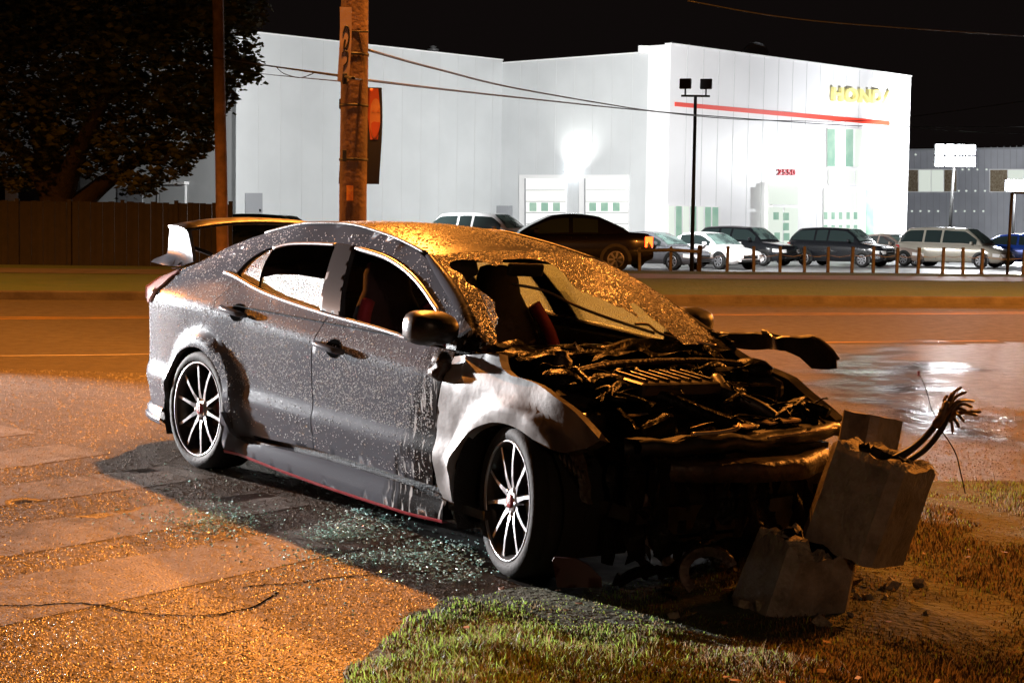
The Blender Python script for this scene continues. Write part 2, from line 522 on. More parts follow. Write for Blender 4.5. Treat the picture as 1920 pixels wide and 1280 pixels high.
M['seat_red'] = pmat('seat_red_bolster', (0.42, 0.03, 0.05), (0.25, 0.02, 0.03), 5, 0.7)
M['inner'] = pmat('scorched_interior', (0.016, 0.013, 0.011), (0.03, 0.022, 0.018), 7, 0.75, bump=0.01, bscale=20)
M['tail_red'] = pmat('tail_lamp_lens', (0.85, 0.62, 0.60), (0.75, 0.42, 0.40), 4, 0.15, spec=0.8, coat=0.6)
M['mirror'] = pmat('mirror_glass', (0.7, 0.7, 0.72), rough=0.06, metal=1.0)

def glass_mat(name, frost, tint, bscale=60.0, gloss=0.9):
    """crazed or rain-covered glass: part clear, part white-frosted by the cracks"""
    m = bpy.data.materials.new(name)
    m.use_nodes = True
    nt = m.node_tree
    nt.nodes.remove(nt.nodes['Principled BSDF'])
    out = nt.nodes['Material Output']
    L = nt.links.new
    tc = nt.nodes.new('ShaderNodeTexCoord')
    tr = nt.nodes.new('ShaderNodeBsdfTransparent'); tr.inputs[0].default_value = (*tint, 1)
    df = nt.nodes.new('ShaderNodeBsdfDiffuse'); df.inputs[0].default_value = (0.66, 0.8, 0.84, 1)
    tl = nt.nodes.new('ShaderNodeBsdfTranslucent'); tl.inputs[0].default_value = (0.62, 0.84, 0.88, 1)
    gl = nt.nodes.new('ShaderNodeBsdfGlossy'); gl.inputs['Roughness'].default_value = 0.22; gl.inputs[0].default_value = (gloss, gloss, gloss, 1)
    v = nt.nodes.new('ShaderNodeTexVoronoi'); v.inputs['Scale'].default_value = bscale; v.feature = 'DISTANCE_TO_EDGE'
    L(tc.outputs['Object'], v.inputs['Vector'])
    v2 = nt.nodes.new('ShaderNodeTexVoronoi'); v2.inputs['Scale'].default_value = 130
    L(tc.outputs['Object'], v2.inputs['Vector'])
    bp = nt.nodes.new('ShaderNodeBump'); bp.inputs['Distance'].default_value = 0.006
    L(v2.outputs['Distance'], bp.inputs['Height'])
    for s in (df, tl, gl): L(bp.outputs[0], s.inputs['Normal'])
    r = nt.nodes.new('ShaderNodeMapRange'); r.inputs[1].default_value, r.inputs[2].default_value = 0.0, 0.12
    r.inputs[3].default_value, r.inputs[4].default_value = min(1, frost + 0.3), frost
    L(v.outputs['Distance'], r.inputs[0])
    a = nt.nodes.new('ShaderNodeMixShader'); a.inputs[0].default_value = 0.5
    L(df.outputs[0], a.inputs[1]); L(tl.outputs[0], a.inputs[2])
    b = nt.nodes.new('ShaderNodeMixShader'); L(r.outputs[0], b.inputs[0]); L(tr.outputs[0], b.inputs[1]); L(a.outputs[0], b.inputs[2])
    fr = nt.nodes.new('ShaderNodeFresnel'); fr.inputs[0].default_value = 1.5; L(bp.outputs[0], fr.inputs['Normal'])
    c = nt.nodes.new('ShaderNodeMixShader'); L(fr.outputs[0], c.inputs[0]); L(b.outputs[0], c.inputs[1]); L(gl.outputs[0], c.inputs[2])
    L(c.outputs[0], out.inputs[0])
    return m
M['crazed'] = glass_mat('crazed_glass', 0.8, (0.62, 0.68, 0.66))
M['ws_glass'] = glass_mat('crazed_windscreen', 0.05, (0.26, 0.24, 0.22), 45, 0.18)
M['frosted'] = glass_mat('shattered_pane', 0.93, (0.6, 0.66, 0.63), 55)
M['quarter_glass'] = pmat('sooty_quarter_glass', (0.12, 0.12, 0.13), (0.06, 0.06, 0.065), 20, 0.35, bump=0.003, bscale=150, bkind='voronoi')

YC = -0.04
ZD = ([-.75, -.45, -.2, .05, .3, .52, .86, 1.18, 1.35, 1.52, 1.64, 1.78, 2.08, 2.23, 2.41, 2.7],
      [1.04, 1.13, 1.215, 1.285, 1.345, 1.382, 1.399, 1.372, 1.35, 1.32, 1.297, 1.23, 1.09, 1.035, .972, .93])
YD = ([-.75, -.45, -.2, .05, .3, .52, .86, 1.18, 1.35, 1.52, 1.64, 1.78, 2.08, 2.23, 2.41, 2.7],
      [.60, .615, .61, .60, .585, .575, .547, .555, .57, .59, .61, .655, .745, .785, .83, .86])
def zd(x): return interp(x, *ZD)
def yd(x): return interp(x, *YD)
WBX = [-1.0, -.9, -.8, -.65, -.45, -.2, .1, .45, 1.35, 2.0, 2.35, 2.6, 2.9, 3.1, 3.3, 3.6]
WBY = [.62, .72, .79, .845, .872, .885, .885, .876, .876, .882, .888, .89, .885, .862, .80, .66]
def W(x, z):
    wb = interp(x, WBX, WBY)
    zb = interp(x, [-.9, -.5, 0, .7, 1.4, 2.3], [.95, 1.0, 1.02, .985, .955, .915])
    zc = interp(x, [-.8, 2.3], [.93, .775])
    if x > 2.3: zb = .915
    if z > zb and x < 2.45:
        yb = wb - .058
        t = (z - zb) / max(.03, zd(x) - zb)
        t = max(0, t)
        w = yb + (yd(x) - yb) * (t ** 1.3 if t < 1 else 1 + 1.3 * (t - 1))
    elif z > zc:
        w = wb - .058 * ((z - zc) / max(.02, zb - zc))
        if x > 2.3: w = wb - .04 * sstep(0, 1, (z - zc) / .17) - 1.2 * max(0, z - .84) ** 2
    elif z > .50:
        w = wb - .022 * sstep(0, 1, (zc - z) / (zc - .50))
    else:
        w = wb - .022 + .016 * math.sin(min(1, (.50 - z) / .14) * math.pi) - .055 * max(0, (.40 - z) / .25) ** 1.4
    for cx, r0, r1, h in ((0.0, .385, .43, .036), (2.70, .40, .445, .030)):
        r = math.hypot(x - cx, z - .326)
        if r < r1 + .02: w += h * sstep(r1, r0, r)
    return w
def SR(off=0.0): return lambda x, z: (x, -(W(x, z) + off), z)
def SL(off=0.0): return lambda x, z: (x, W(x, z) + off + 2 * YC, z)

car = empty('wrecked_car', (-1.0516, 9.8429, 0.048))
car.rotation_euler = (-0.0313, 0.0504, -0.8861)
tag(car, 'burnt grey hatchback with crushed front and big rear wing, against a broken concrete post', 'car')

IN_R = (0, .028, 0); IN_L = (0, -.028, 0)
def arc(cx, cz, r, a0, a1, n=14):
    return [(cx + r * math.cos(R(a0 + (a1 - a0) * i / n)), cz + r * math.sin(R(a0 + (a1 - a0) * i / n))) for i in range(n + 1)]
def zdl(x0, x1, n=18):
    return [(x0 + (x1 - x0) * i / n, zd(x0 + (x1 - x0) * i / n)) for i in range(n + 1)]
WIN_TOP = cv([(.18, 1.09), (.205, 1.16), (.27, 1.215), (.351, 1.245), (.49, 1.278), (.70, 1.297), (.901, 1.305), (1.024, 1.303),
              (1.303, 1.28), (1.477, 1.249), (1.623, 1.211), (1.759, 1.164), (1.957, 1.077), (2.02, 1.03)], 3)
DOOR_CUT = cv([(.52, .262), (.45, .31), (.37, .42), (.285, .60), (.16, .72), (.135, .80)], 3)
SIDE = (zdl(2.41, -.75) + [(-.80, .95), (-.80, .75), (-.80, .5), (-.80, .2), (-.45, .15)] + arc(-.02, .322, .345, 207, -25, 26)
        + [(.33, .17), (.45, .15), (.54, .20)] + DOOR_CUT + [(.101, .938), (.254, 1.057)] + WIN_TOP + [(2.16, .94), (2.215, .90), (2.30, .905)])
for fn, inn in ((SR(), IN_R), (SL(), IN_L)):
    panel(MB(), SIDE, fn, inn, .04).build('body_side', M['paint'], car, False)

BELT = cv([(.254, 1.055), (.466, 1.019), (.723, .99), (1.144, .959)], 3)
RD = BELT + [(1.113, .861), (1.091, .768), (1.091, .6), (1.119, .414), (1.104, .289), (.57, .262)] + DOOR_CUT + [(.105, .937)]
RD = RD[:len(BELT)] + RD[len(BELT):]
BELT2 = cv([(1.150, .957), (1.566, .939), (1.887, .917), (2.205, .905)], 3)
FD = BELT2 + [(2.198, .832), (2.148, .657), (2.140, .413), (2.118, .287), (1.931, .284), (1.112, .289), (1.127, .414), (1.099, .6), (1.099, .768), (1.121, .861)]
doors = []
for fn, inn, sgn in ((SR(), IN_R, -1), (SL(), IN_L, 1)):
    rd = panel(MB(), RD, fn, inn, .035).build('rear_door', M['paint'], car, False)
    fd = panel(MB(), FD, fn, inn, .035).build('front_door', M['paint'], car, False)
    for d, (a, b) in ((rd, ((.20, .908), (.455, .886))), (fd, ((1.135, .826), (1.40, .806)))):
        f2 = (SR if sgn < 0 else SL)
        mb = MB()
        pts = []
        for i in range(9):
            t = i / 8
            x, z = a[0] + (b[0] - a[0]) * t, a[1] + (b[1] - a[1]) * t
            pts.append(f2(.012 + .026 * math.sin(math.pi * min(1, max(0, t * 1.0))) ** .5)(x, z))
        mb.tube(pts, [.012] + [.017] * 7 + [.012], 8)
        mb.build('handle', M['paint'], d)
        mb = MB()
        cx, cz = a[0] * .42 + b[0] * .58, a[1] * .42 + b[1] * .58 - .002
        panel(mb, [(cx + .062 * math.cos(w * math.pi / 10), cz + .047 * math.sin(w * math.pi / 10)) for w in range(20)], f2(.0035), None, .02)
        mb.build('handle_shade', M['recess_shade'], d, False)  # flat patch on the door, the hollow's shade put into its colour
    doors.append((rd, fd))
# pillar covers between the side windows
for f2, inn in ((SR(.006), IN_R), (SL(.006), IN_L)):
    panel(MB(), [(.885, 1.304), (1.03, 1.304), (1.256, .962), (1.075, .972)], f2, inn, .018).build('door_pillar', M['pillar'], car, False)
# side windows
PANE_Q = [(.26, 1.06), (.19, 1.09), (.21, 1.158), (.27, 1.21), (.345, 1.24), (.36, 1.16), (.40, 1.075), (.43, 1.035)]
PANE_R = [(.435, 1.035), (.41, 1.085), (.52, 1.112), (.70, 1.125), (.985, 1.125), (1.08, .975), (.9, .982), (.69, .998), (.5, 1.022)]
PANE_RF = [(.43, 1.03), (.36, 1.24), (.49, 1.275), (.70, 1.293), (.9, 1.30), (1.08, .975), (.9, .982), (.69, .998), (.5, 1.022)]
PANE_F = [(1.25, .965), (1.03, 1.30), (1.303, 1.278), (1.477, 1.247), (1.623, 1.209), (1.759, 1.162), (1.957, 1.075), (2.05, 1.0), (2.10, .93), (1.887, .925), (1.566, .945)]
for f2 in (SR(-.012), SL(-.012)):
    panel(MB(), PANE_Q, f2, None, .018).build('quarter_window', M['quarter_glass'], car, False)
tag(panel(MB(), PANE_R, SR(-.018), None, .04).build('side_window', M['frosted'], car, False), 'broken off crazed pane standing in the lower half of the rear door')
panel(MB(), PANE_RF, SL(-.018), None, .04).build('side_window', M['crazed'], car, False)
panel(MB(), PANE_F, SL(-.018), None, .04).build('side_window', M['crazed'], car, False)
for f2 in (SR, SL):
    b = catmull([f2(.004)(x, z) for x, z in [(.066, 1.083), (.16, 1.075), (.254, 1.060), (.466, 1.022), (.723, .993), (1.144, .962), (1.566, .942), (1.887, .920), (1.98, .915)]], 4)
    MB().tube(b, .0115, 6).build('belt_trim', M['chrome'], car)
    b = catmull([f2(-.004)(x, z) for x, z in [(.36, 1.237), (.49, 1.270), (.70, 1.288), (.89, 1.296)]], 4)
    MB().tube(b, .009, 6).build('window_trim', M['chrome'], car)
    b = catmull([f2(-.004)(x, z) for x, z in [(1.05, 1.292), (1.303, 1.270), (1.477, 1.238), (1.623, 1.200), (1.759, 1.152), (1.90, 1.09), (1.957, 1.063), (2.0, 1.02)]], 4)
    MB().tube(b, [.006] + [.013] * (len(b) - 2) + [.008], 6).build('window_trim', M['chrome'], car)

# fenders: bare scorched metal on the near side, charred and torn on the far side
FEND = ([(2.25, .157), (2.158, .30), (2.15, .45), (2.162, .66), (2.21, .83), (2.215, .885), (2.301, .902), (2.45, .925), (2.527, .937), (2.545, .91), (2.58, .88), (2.639, .862)]
        + cv([(2.66, .858), (2.75, .854), (2.864, .838), (3.026, .785), (3.12, .731), (3.197, .665)], 3)
        + [(3.137, .624), (3.03, .588), (2.94, .60)] + cv([(2.92, .604), (2.861, .620), (2.775, .646), (2.667, .657), (2.57, .642), (2.461, .599), (2.376, .534), (2.325, .468), (2.292, .405), (2.274, .344), (2.262, .2)], 3))
def dent(f, amp, sd):
    def g(x, z):
        a = f(x, z)
        n = noise.noise(Vector((x * 4.2, z * 4.2, sd))) + .5 * noise.noise(Vector((x * 9, z * 9, sd)))
        return (a[0], a[1] + amp * n, a[2])
    return g
tag(panel(MB(), FEND, dent(SR(.004), .006, 3), (0, .05, -.01), .035).build('fender', M['bare'], car, False), 'front fender burnt down to bare grey metal')
LF = [(1.95, .96), (2.20, .985), (2.363, 1.0), (2.37, .96), (2.40, .934), (2.523, .886), (2.63, .868), (2.771, .838), (2.911, .787), (3.046, .742), (3.156, .701), (3.10, .655), (2.994, .633),
      (2.92, .60)] + arc(2.70, .326, .36, 45, 170, 10) + [(2.2, .3), (2.1, .5), (2.0, .8)]
def lf(x, z):
    y = .82 + .02 * noise.noise(Vector((x * 5, z * 5, 1))) - .25 * max(0, x - 2.75)
    return (x, y - .5 * max(0, z - .86), z)
tag(panel(MB(), LF, lf, (-.01, -.05, -.01), .05).build('fender', M['char_panel'], car, False), 'charred torn front fender')
# bent hood hinge and corner of the hood sticking out over the far fender
HR = [(2.20, .99), (2.363, 1.005), (2.445, 1.012), (2.452, 1.034), (2.55, 1.022), (2.62, 1.012), (2.70, 1.025), (2.787, 1.033), (2.87, .995), (2.945, .957), (2.955, .93), (2.944, .905), (2.85, .888), (2.771, .878), (2.750, .905),
      (2.724, .93), (2.66, .95), (2.60, .957), (2.5, .94), (2.354, .925), (2.2, .93)]
def hr(x, z):
    return (x, .88 + .05 * math.sin(x * 16) - .35 * (z - .95) + .03 * noise.noise(Vector((x * 8, z * 8, 4))), z + .008 * noise.noise(Vector((x * 14, z * 14, 9))))
hrm = MB()
panel(hrm, HR, hr, (-.01, .014, .006), .035)
tag(hrm.build('hood_remnant', M['char_panel'], car, False), 'twisted leftover corner of the burnt hood')
MB().tube(catmull([(2.46, .885, 1.03), (2.60, .90, 1.012), (2.68, .91, 1.02), (2.79, .90, 1.036), (2.90, .895, .99), (2.953, .89, .95)], 4), .009, 6).build('hood_edge', M['bare'], car)

# roof and hatch skin
def roofrows(x0, x1, n, m=15, dz=0.0, inset=0.0):
    rows = []
    for i in range(n + 1):
        x = x0 + (x1 - x0) * i / n
        w, z = yd(x) - inset, zd(x)
        row = []
        for k in range(m):
            u = -1 + 2 * k / (m - 1)
            c = .030 * (1 - abs(u) ** 2.2)
            bow = (.09 * (1 - u * u) if x > 1.5 else 0) * sstep(1.3, 1.64, x)
            row.append((x + bow, YC + u * (w + YC * 0 - .0) - 0 if False else YC + u * (w + YC), z + c + dz - bow * .12))
        rows.append(row)
    return rows
MB().grid(roofrows(1.64, .12, 26)).build('roof', M['paint'], car, False)
mbq = MB().grid(roofrows(.115, -.75, 14, dz=-.004))
mbq.build('rear_window', M['ws_glass'], car, False)
MB().grid(roofrows(1.60, -.70, 20, dz=-.045, inset=.03)).build('headliner', M['inner'], car, False)
for sgn in (-1, 1):   # dark gutter strip between roof and side
    pts = [((x), YC + sgn * (yd(x) + YC - .012), zd(x) + .005) for x in [1.62 - i * .06 for i in range(26)]]
    MB().tube(pts, .010, 6).build('roof_gutter', M['black'], car)
# antenna fin
fin = MB()
prof = [(.10, 0), (.13, .028), (.17, .043), (.22, .045), (.29, .026), (.36, .0)]
rows = []
for x, h in prof:
    rows.append([(x, YC + w * (.032 if h > 0.001 else .02), zd(x) + .027 + h * (1 - abs(w)) ** .6 - .006) for w in (-1, -.8, -.45, 0, .45, .8, 1)])
fin.grid(rows)
fin.build('roof_antenna', M['bare'], car)

# tail: bumper corner, tail gate, lamps
def rear(u, z):
    w = W(-.80, z)
    y = (YC) + u * (w + YC * (1 if u > 0 else -1) * (1 if u > 0 else 1)) if False else YC + u * (w if u < 0 else w) + (0 if u < 0 else 0)
    y = u * w + (YC * 0 if u < 0 else 0)
    if u > 0: y = u * (w + 2 * YC)
    b = interp(z, [.15, .3, .55, .75, .95, 1.04], [.15, .165, .16, .15, .11, .03])
    return (-.80 - b * (1 - abs(u) ** 3.2), y, z)
rw = MB()
rw.grid([[rear(-1 + 2 * k / 24, z) for k in range(25)] for z in [.18 + .06 * i for i in range(11)]])
rw.build('rear_bumper', M['paint'], car, False)
rw = MB()
rw.grid([[rear(-1 + 2 * k / 24, z) for k in range(25)] for z in [.79 + .025 * i for i in range(11)]])
rw.build('tailgate', M['paint'], car, False)
dk = MB()
dk.grid([[(-.75 - .03 * j * (1 - abs(-1 + 2 * k / 12) ** 3), YC + (-1 + 2 * k / 12) * .64, 1.045 - .003 * j) for k in range(13)] for j in range(3)])
dk.build('hatch_lip', M['paint'], car, False)
sp = MB()   # lower lip of the bumper with its bright edge
for (z0, o0, z1, o1) in ((.235, .012, .20, .05), (.20, .05, .165, .055), (.165, .055, .15, .01)):
    pass
lip = []
for z, o in ((.26, .004), (.235, .03), (.205, .034), (.20, .05), (.165, .055), (.15, .0)):
    row = []
    for k in range(25):
        u = -1 + 2 * k / 24
        p = rear(u, z); row.append((p[0] - o * (1 - .3 * abs(u)), p[1] * (1 + o * .9), p[2]))
    # carry the lip round the corner along the side
    pre = [(x, -(W(x, z) + o * .8), z) for x in (-.50, -.58, -.66, -.74)]
    lip.append(pre + row)
sp.grid(lip)
sp.build('bumper_lip', M['paint'], car)
for f2, sgn in ((SR, -1), (SL, 1)):
    TL = [(-.80, .86), (-.80, .985), (-.735, 1.03), (-.60, 1.05), (-.50, 1.035), (-.545, .965), (-.62, .90), (-.70, .845)]
    tl = panel(MB(), TL, f2(.018), (0, -sgn * .05, 0), .03)
    tl2 = [rear(sgn * (1 - .05 * i), z) for i in range(7) for z in (.86, .93, .985)]
    rows = [[(p[0] - .018, p[1] + sgn * .018 * (1 - i / 7), p[2]) for p in (rear(sgn * (1 - .05 * i), .86), rear(sgn * (1 - .05 * i), .93), rear(sgn * (1 - .05 * i), .99))] for i in range(9)]
    tl.grid(rows)
    tl.build('tail_light', M['tail_red'], car, False)

# rear wing: arched blade, end plates that sweep out to a foot
wing = MB()
rows = []
for i in range(17):
    u = -1 + 2 * i / 16
    y = YC + .655 * u
    zt = 1.288 + .069 * (1 - abs(u) ** 2.4)
    rows.append([(x, y, zt + dz) for x, dz in ((-.56, -.022), (-.60, -.004), (-.68, .004), (-.76, .006), (-.80, .0), (-.79, -.012), (-.70, -.012), (-.60, -.028))])
wing.grid(rows, closed=True)
wing.f.append(list(range(8))); wing.sm.append(False)
wing.build('rear_wing', M['char_panel'], car)
for sgn in (-1, 1):
    ep = MB()
    def ey(z, x): return YC + sgn * (.645 + (.055 * sstep(1.14, 1.06, z)) * sstep(-.40, -.75, x) + .0)
    E = [(-.79, 1.288), (-.70, 1.285), (-.575, 1.27), (-.53, 1.19), (-.485, 1.10), (-.56, 1.078), (-.63, 1.062), (-.75, 1.060), (-.90, 1.066), (-.885, 1.085), (-.80, 1.122), (-.80, 1.20)]
    panel(ep, E, lambda x, z: (x, ey(z, x), z), (0, -sgn * .022, 0), .03)
    panel(ep, E, lambda x, z: (x, ey(z, x) - sgn * .022, z), None, .03)
    ep.build('wing_end_plate', M['paint'], car, False)
    MB().tube([(-.62, YC + sgn * .62, 1.185), (-.55, YC + sgn * .52, 1.15), (-.50, YC + sgn * .46, 1.12)], .012, 6).build('wing_stay', M['char_panel'], car)

# skirts
SK = [(.35, .160), (.912, .139), (1.369, .132), (1.935, .136), (2.25, .155), (2.235, .235), (1.971, .258), (1.55, .262), (1.174, .258), (.70, .238), (.50, .215), (.40, .235), (.318, .36), (.30, .30), (.315, .20)]
for f2, inn, sgn in ((SR, (0, .07, 0), -1), (SL, (0, -.07, 0), 1)):
    panel(MB(), [(.36, .12), (2.25, .12), (2.25, .33), (.36, .33)], f2(-.035), None, .06).build('sill', M['black'], car, False)
    def skf(x, z, f2=f2):
        return f2(.03 + .035 * sstep(.25, .15, z))(x, z)
    sk = panel(MB(), SK, skf, inn, .035).build('side_skirt', M['paint'], car, False)
    rl = MB()
    xs = [.35 + (2.25 - .35) * i / 20 for i in range(21)]
    zz = [interp(x, [.35, .912, 1.369, 1.935, 2.25], [.160, .139, .132, .136, .155]) for x in xs]
    rl.grid([[f2(.068)(x, z + .001) for x, z in zip(xs, zz)], [f2(.070)(x, z - .014) for x, z in zip(xs, zz)], [f2(.02)(x, z - .016) for x, z in zip(xs, zz)]])
    rl.build('red_line', M['red_trim'], sk)

# windscreen with the burnt-out hole
def ws(u, v):
    h = Vector((1.655 + .085 * (1 - u * u), YC + .565 * u, 1.30 + .045 * (1 - abs(u) ** 2.2)))
    b = Vector((2.36 + .20 * (1 - u * u), YC + .755 * u, .955 + .02 * (1 - u * u)))
    p = h.lerp(b, v)
    bul = .05 * math.sin(math.pi * v) * (1 - .4 * u * u)
    return Vector((p.x + bul * .45, p.y, p.z + bul * .9))
def to_world(p):
    return car_m @ Vector(p)
from mathutils import Euler
car_m = Matrix.Translation(car.location) @ Euler(car.rotation_euler, 'XYZ').to_matrix().to_4x4()
def pix(p):
    w = to_world(p) - CAM
    ct, st = math.cos(TH), math.sin(TH)
    d = w.y * ct - w.z * st; up = w.z * ct + w.y * st
    x, y = FPX * w.x / d, -FPX * up / d
    c, s = math.cos(ROLL), math.sin(ROLL)
    return 960 + x * c - y * s, 640 + x * s + y * c
def inv_ws(px, py):
    u, v = 0.0, 0.4
    for i in range(40):
        a = pix(ws(u, v)); e = 1e-3
        bu = pix(ws(u + e, v)); bv = pix(ws(u, v + e))
        J = ((bu[0]-a[0])/e, (bv[0]-a[0])/e, (bu[1]-a[1])/e, (bv[1]-a[1])/e)
        det = J[0]*J[3]-J[1]*J[2]
        rx, ry = px-a[0], py-a[1]
        du, dv = (J[3]*rx-J[1]*ry)/det, (-J[2]*rx+J[0]*ry)/det
        m = max(abs(du), abs(dv)); k = min(1, .2/m) if m > 0 else 1
        u += du*k; v += dv*k
    return u, v
WS = [(-1, 0), (-.5, 0), (0, 0), (.5, 0), (1, 0), (1, .5), (1, 1), (.42, 1.0), (.379, .86), (.345, .80), (.325, .766), (.33, .70), (.31, .645), (.25, .655), (.215, .72), (.20, .785), (.182, .779), (.175, .745),
      (.150, .735), (.128, .696), (.085, .69), (.043, .655), (.01, .61), (-.038, .596), (-.07, .555), (-.111, .56), (-.125, .50), (-.112, .434), (-.06, .33), (-.043, .262), (-.045, .192),
      (-.10, .15), (-.185, .13), (-.33, .135), (-.453, .142), (-.50, .20), (-.577, .227), (-.62, .17), (-.687, .12), (-.76, .11), (-.828, .099), (-.90, .13), (-.93, .20), (-.885, .29), (-.90, .39), (-.86, .47),
      (-.83, .55), (-.81, .62), (-.84, .70), (-.85, .78), (-.90, .86), (-.93, 1.0), (-1, 1.0), (-1, .5)]
tag(panel(MB(), WS, ws, None, .05).build('windscreen', M['ws_glass'], car, False), 'rain-covered windscreen with a big burnt hole')
# A pillars
for sgn in (-1, 1):
    p = [ws(sgn * 1.0, v) for v in [i / 14 for i in range(15)]]
    rows = []
    for i, q in enumerate(p):
        x = q.x
        yo = YC + sgn * (yd(min(x, 2.40)) + YC * 0 - .0)
        s = Vector((x - .02, YC + sgn * (interp(x, *YD) + (YC if True else 0)), zd(x) + .004))
        rows.append([tuple(q + Vector((0, -sgn * .045, -.004))), tuple(q + Vector((0, -sgn * .01, .008))), tuple((q + s) / 2 + Vector((0, 0, .010))), tuple(s)])
    MB().grid(rows).build('a_pillar', M['paint'] if sgn < 0 else M['char_panel'], car)

# ---------------------------------------------------------------- interior
fl = MB()
fl.box((1.0, YC, .22), (3.0, 1.60, .04))
fl.box((-.30, YC, .55), (1.0, 1.45, .04))
fl.box((2.28, YC, .55), (.06, 1.5, .72))
fl.box((.15, YC, .62), (.10, 1.5, .70))
fl.build('cabin_floor', M['inner'], car)
for sgn in (-1, 1):
    dt = MB()
    rows = []
    for x in [.3 + .1 * i for i in range(19)]:
        rows.append([(x, YC + sgn * (W(x, z) - .10 + YC * 0), z) for z in (.25, .5, .8, .90)] + [(x, YC + sgn * (W(x, .9) - .03), .93)])
    dt.grid(rows)
    dt.build('door_lining', M['inner'], car)
def blob(mb, rows):
    mb.grid(rows, closed=True)
    b = len(mb.v) - len(rows) * len(rows[0]); m = len(rows[0])
    mb.f.append([b + k for k in range(m)][::-1]); mb.sm.append(True)
    e = b + (len(rows) - 1) * m
    mb.f.append([e + k for k in range(m)]); mb.sm.append(True)
def ring(c, hx, hy, n=16, p=3.0):
    out = []
    for k in range(n):
        w = 2 * math.pi * k / n
        a, b = math.cos(w), math.sin(w)
        out.append((c[0] + hx * math.copysign(abs(a) ** (2 / p), a), c[1] + hy * math.copysign(abs(b) ** (2 / p), b), c[2]))
    return out
def make_seat(y, tilt, nm='front_seat'):
    mb = MB()
    prof = [(.42, .05, .22), (.50, .065, .25), (.62, .07, .265), (.80, .07, .26), (.93, .065, .225), (1.02, .06, .175), (1.08, .055, .14), (1.16, .055, .13), (1.215, .04, .105), (1.23, .02, .06)]
    blob(mb, [ring((1.20 - tilt * (z - .42), y, z), hx, hy) for z, hx, hy in prof])
    st = mb.build(nm, M['seat_black'], car)
    cs = MB()
    blob(cs, [ring((x, y, .40 + .04 * math.sin((x - 1.1) * 5)), .001 + .0, .26, 4) if False else [(x, y + yy, zz + .03 * (x - 1.1)) for yy, zz in ((-.27, .30), (-.27, .44), (-.20, .42), (.20, .42), (.27, .44), (.27, .30))] for x in (1.12, 1.3, 1.5, 1.62, 1.66)])
    cs.build('seat_cushion', M['seat_black'], st)
    for s in (-1, 1):
        bl = MB()
        pts = [(1.235 - tilt * (z - .42) + dx, y + s * w, z) for z, w, dx in ((.46, .235, .04), (.56, .262, .09), (.70, .268, .10), (.84, .258, .09), (.95, .222, .06), (1.03, .178, .045))]
        bl.tube(catmull(pts, 3), .036, 8)
        bl.build('seat_bolster', M['seat_red'], st)
    return st
make_seat(YC - .37, .22)
make_seat(YC + .36, .22)
rs = MB()
rs.box((.36, YC, .42), (.5, 1.3, .16), None, .03)
rs.box((.14, YC, .72), (.14, 1.3, .56), Matrix.Rotation(-.25, 3, 'Y'), .04)
for y in (-.42, 0, .40):
    rs.box((.09, YC + y, 1.06), (.09, .26, .16), Matrix.Rotation(-.2, 3, 'Y'), .035)
rs.build('rear_seat', M['seat_black'], car)
# belts and centre pillar on the far side
lp = MB()
lp.prism([(.885, .78, 1.30), (1.06, .78, 1.30), (1.28, .80, .95), (1.05, .80, .95)], (0, -.06, 0))
lp.build('far_pillar', M['inner'], car)
# sun visor flap hanging
vz = MB()
vz.prism([ws(-.90, .06) + Vector((-.06, 0, -.03)), ws(-.55, .06) + Vector((-.06, 0, -.03)), ws(-.52, .17) + Vector((-.14, 0, -.06)), ws(-.70, .25) + Vector((-.16, 0, -.07)), ws(-.88, .2) + Vector((-.14, 0, -.06))], (-.012, 0, -.015))
vz.build('sun_visor', M['inner'], car)
mr = MB().box(ws(0, .13) + Vector((-.06, -.08, -.06)), (.03, .22, .065), Matrix.Rotation(.2, 3, 'Y'), .012)
mr.build('inner_mirror', M['black'], car)

# burnt dashboard and cowl: crumpled ribbons of charred plastic
def crumple(mb, p0, p1, width, amp, sd, n=26, m=5, drop=0.04):
    p0, p1 = Vector(p0), Vector(p1)
    rows = []
    wv = Vector(width)
    for i in range(n + 1):
        t = i / n
        c = p0.lerp(p1, t)
        row = []
        for k in range(m + 1):
            s = k / m - .5
            q = c + wv * s
            a = noise.noise(Vector((q.x * 12, q.y * 3.4, sd + q.z * 4)))
            b = noise.noise(Vector((q.x * 30, q.y * 8, sd + 5 + q.z * 9)))
            q = q + Vector((amp * .8 * b, amp * .4 * a, amp * (a + .6 * b) - drop * (2 * s) ** 2))
            row.append(tuple(q))
        rows.append(row)
    return mb.grid(rows)
ds = MB()
crumple(ds, (2.18, -.74, .90), (2.14, .66, .93), (.34, 0, -.03), .05, 1.3, 34, 8)
crumple(ds, (2.08, -.70, .80), (2.05, .62, .83), (.10, 0, .26), .03, 2.3, 30, 6)
ds.build('dashboard', M['burnt'], car)
cw = MB()
crumple(cw, (2.36, -.76, .935), (2.40, .66, .975), (.22, 0, -.02), .050, 4.1, 40, 6)
crumple(cw, (2.50, -.72, .905), (2.54, .50, .945), (.16, .03, .04), .055, 7.7, 40, 5)
crumple(cw, (2.62, -.70, .86), (2.66, .40, .90), (.15, .0, .05), .055, 9.9, 40, 5)
cw.build('cowl', M['burnt'], car)
wp = MB()
wp.tube(catmull([(2.16, .30, 1.03), (2.24, .31, 1.035), (2.33, .30, 1.005), (2.42, .36, .985), (2.52, .50, .965)], 6), .007, 6)
wp.tube(catmull([(1.62, -.05, 1.17), (1.78, .02, 1.155), (1.95, .08, 1.10), (2.1, .16, 1.055), (2.3, .3, 1.0)], 6), .0075, 6)
wp.build('bent_wiper_arm', M['bracket'], car)

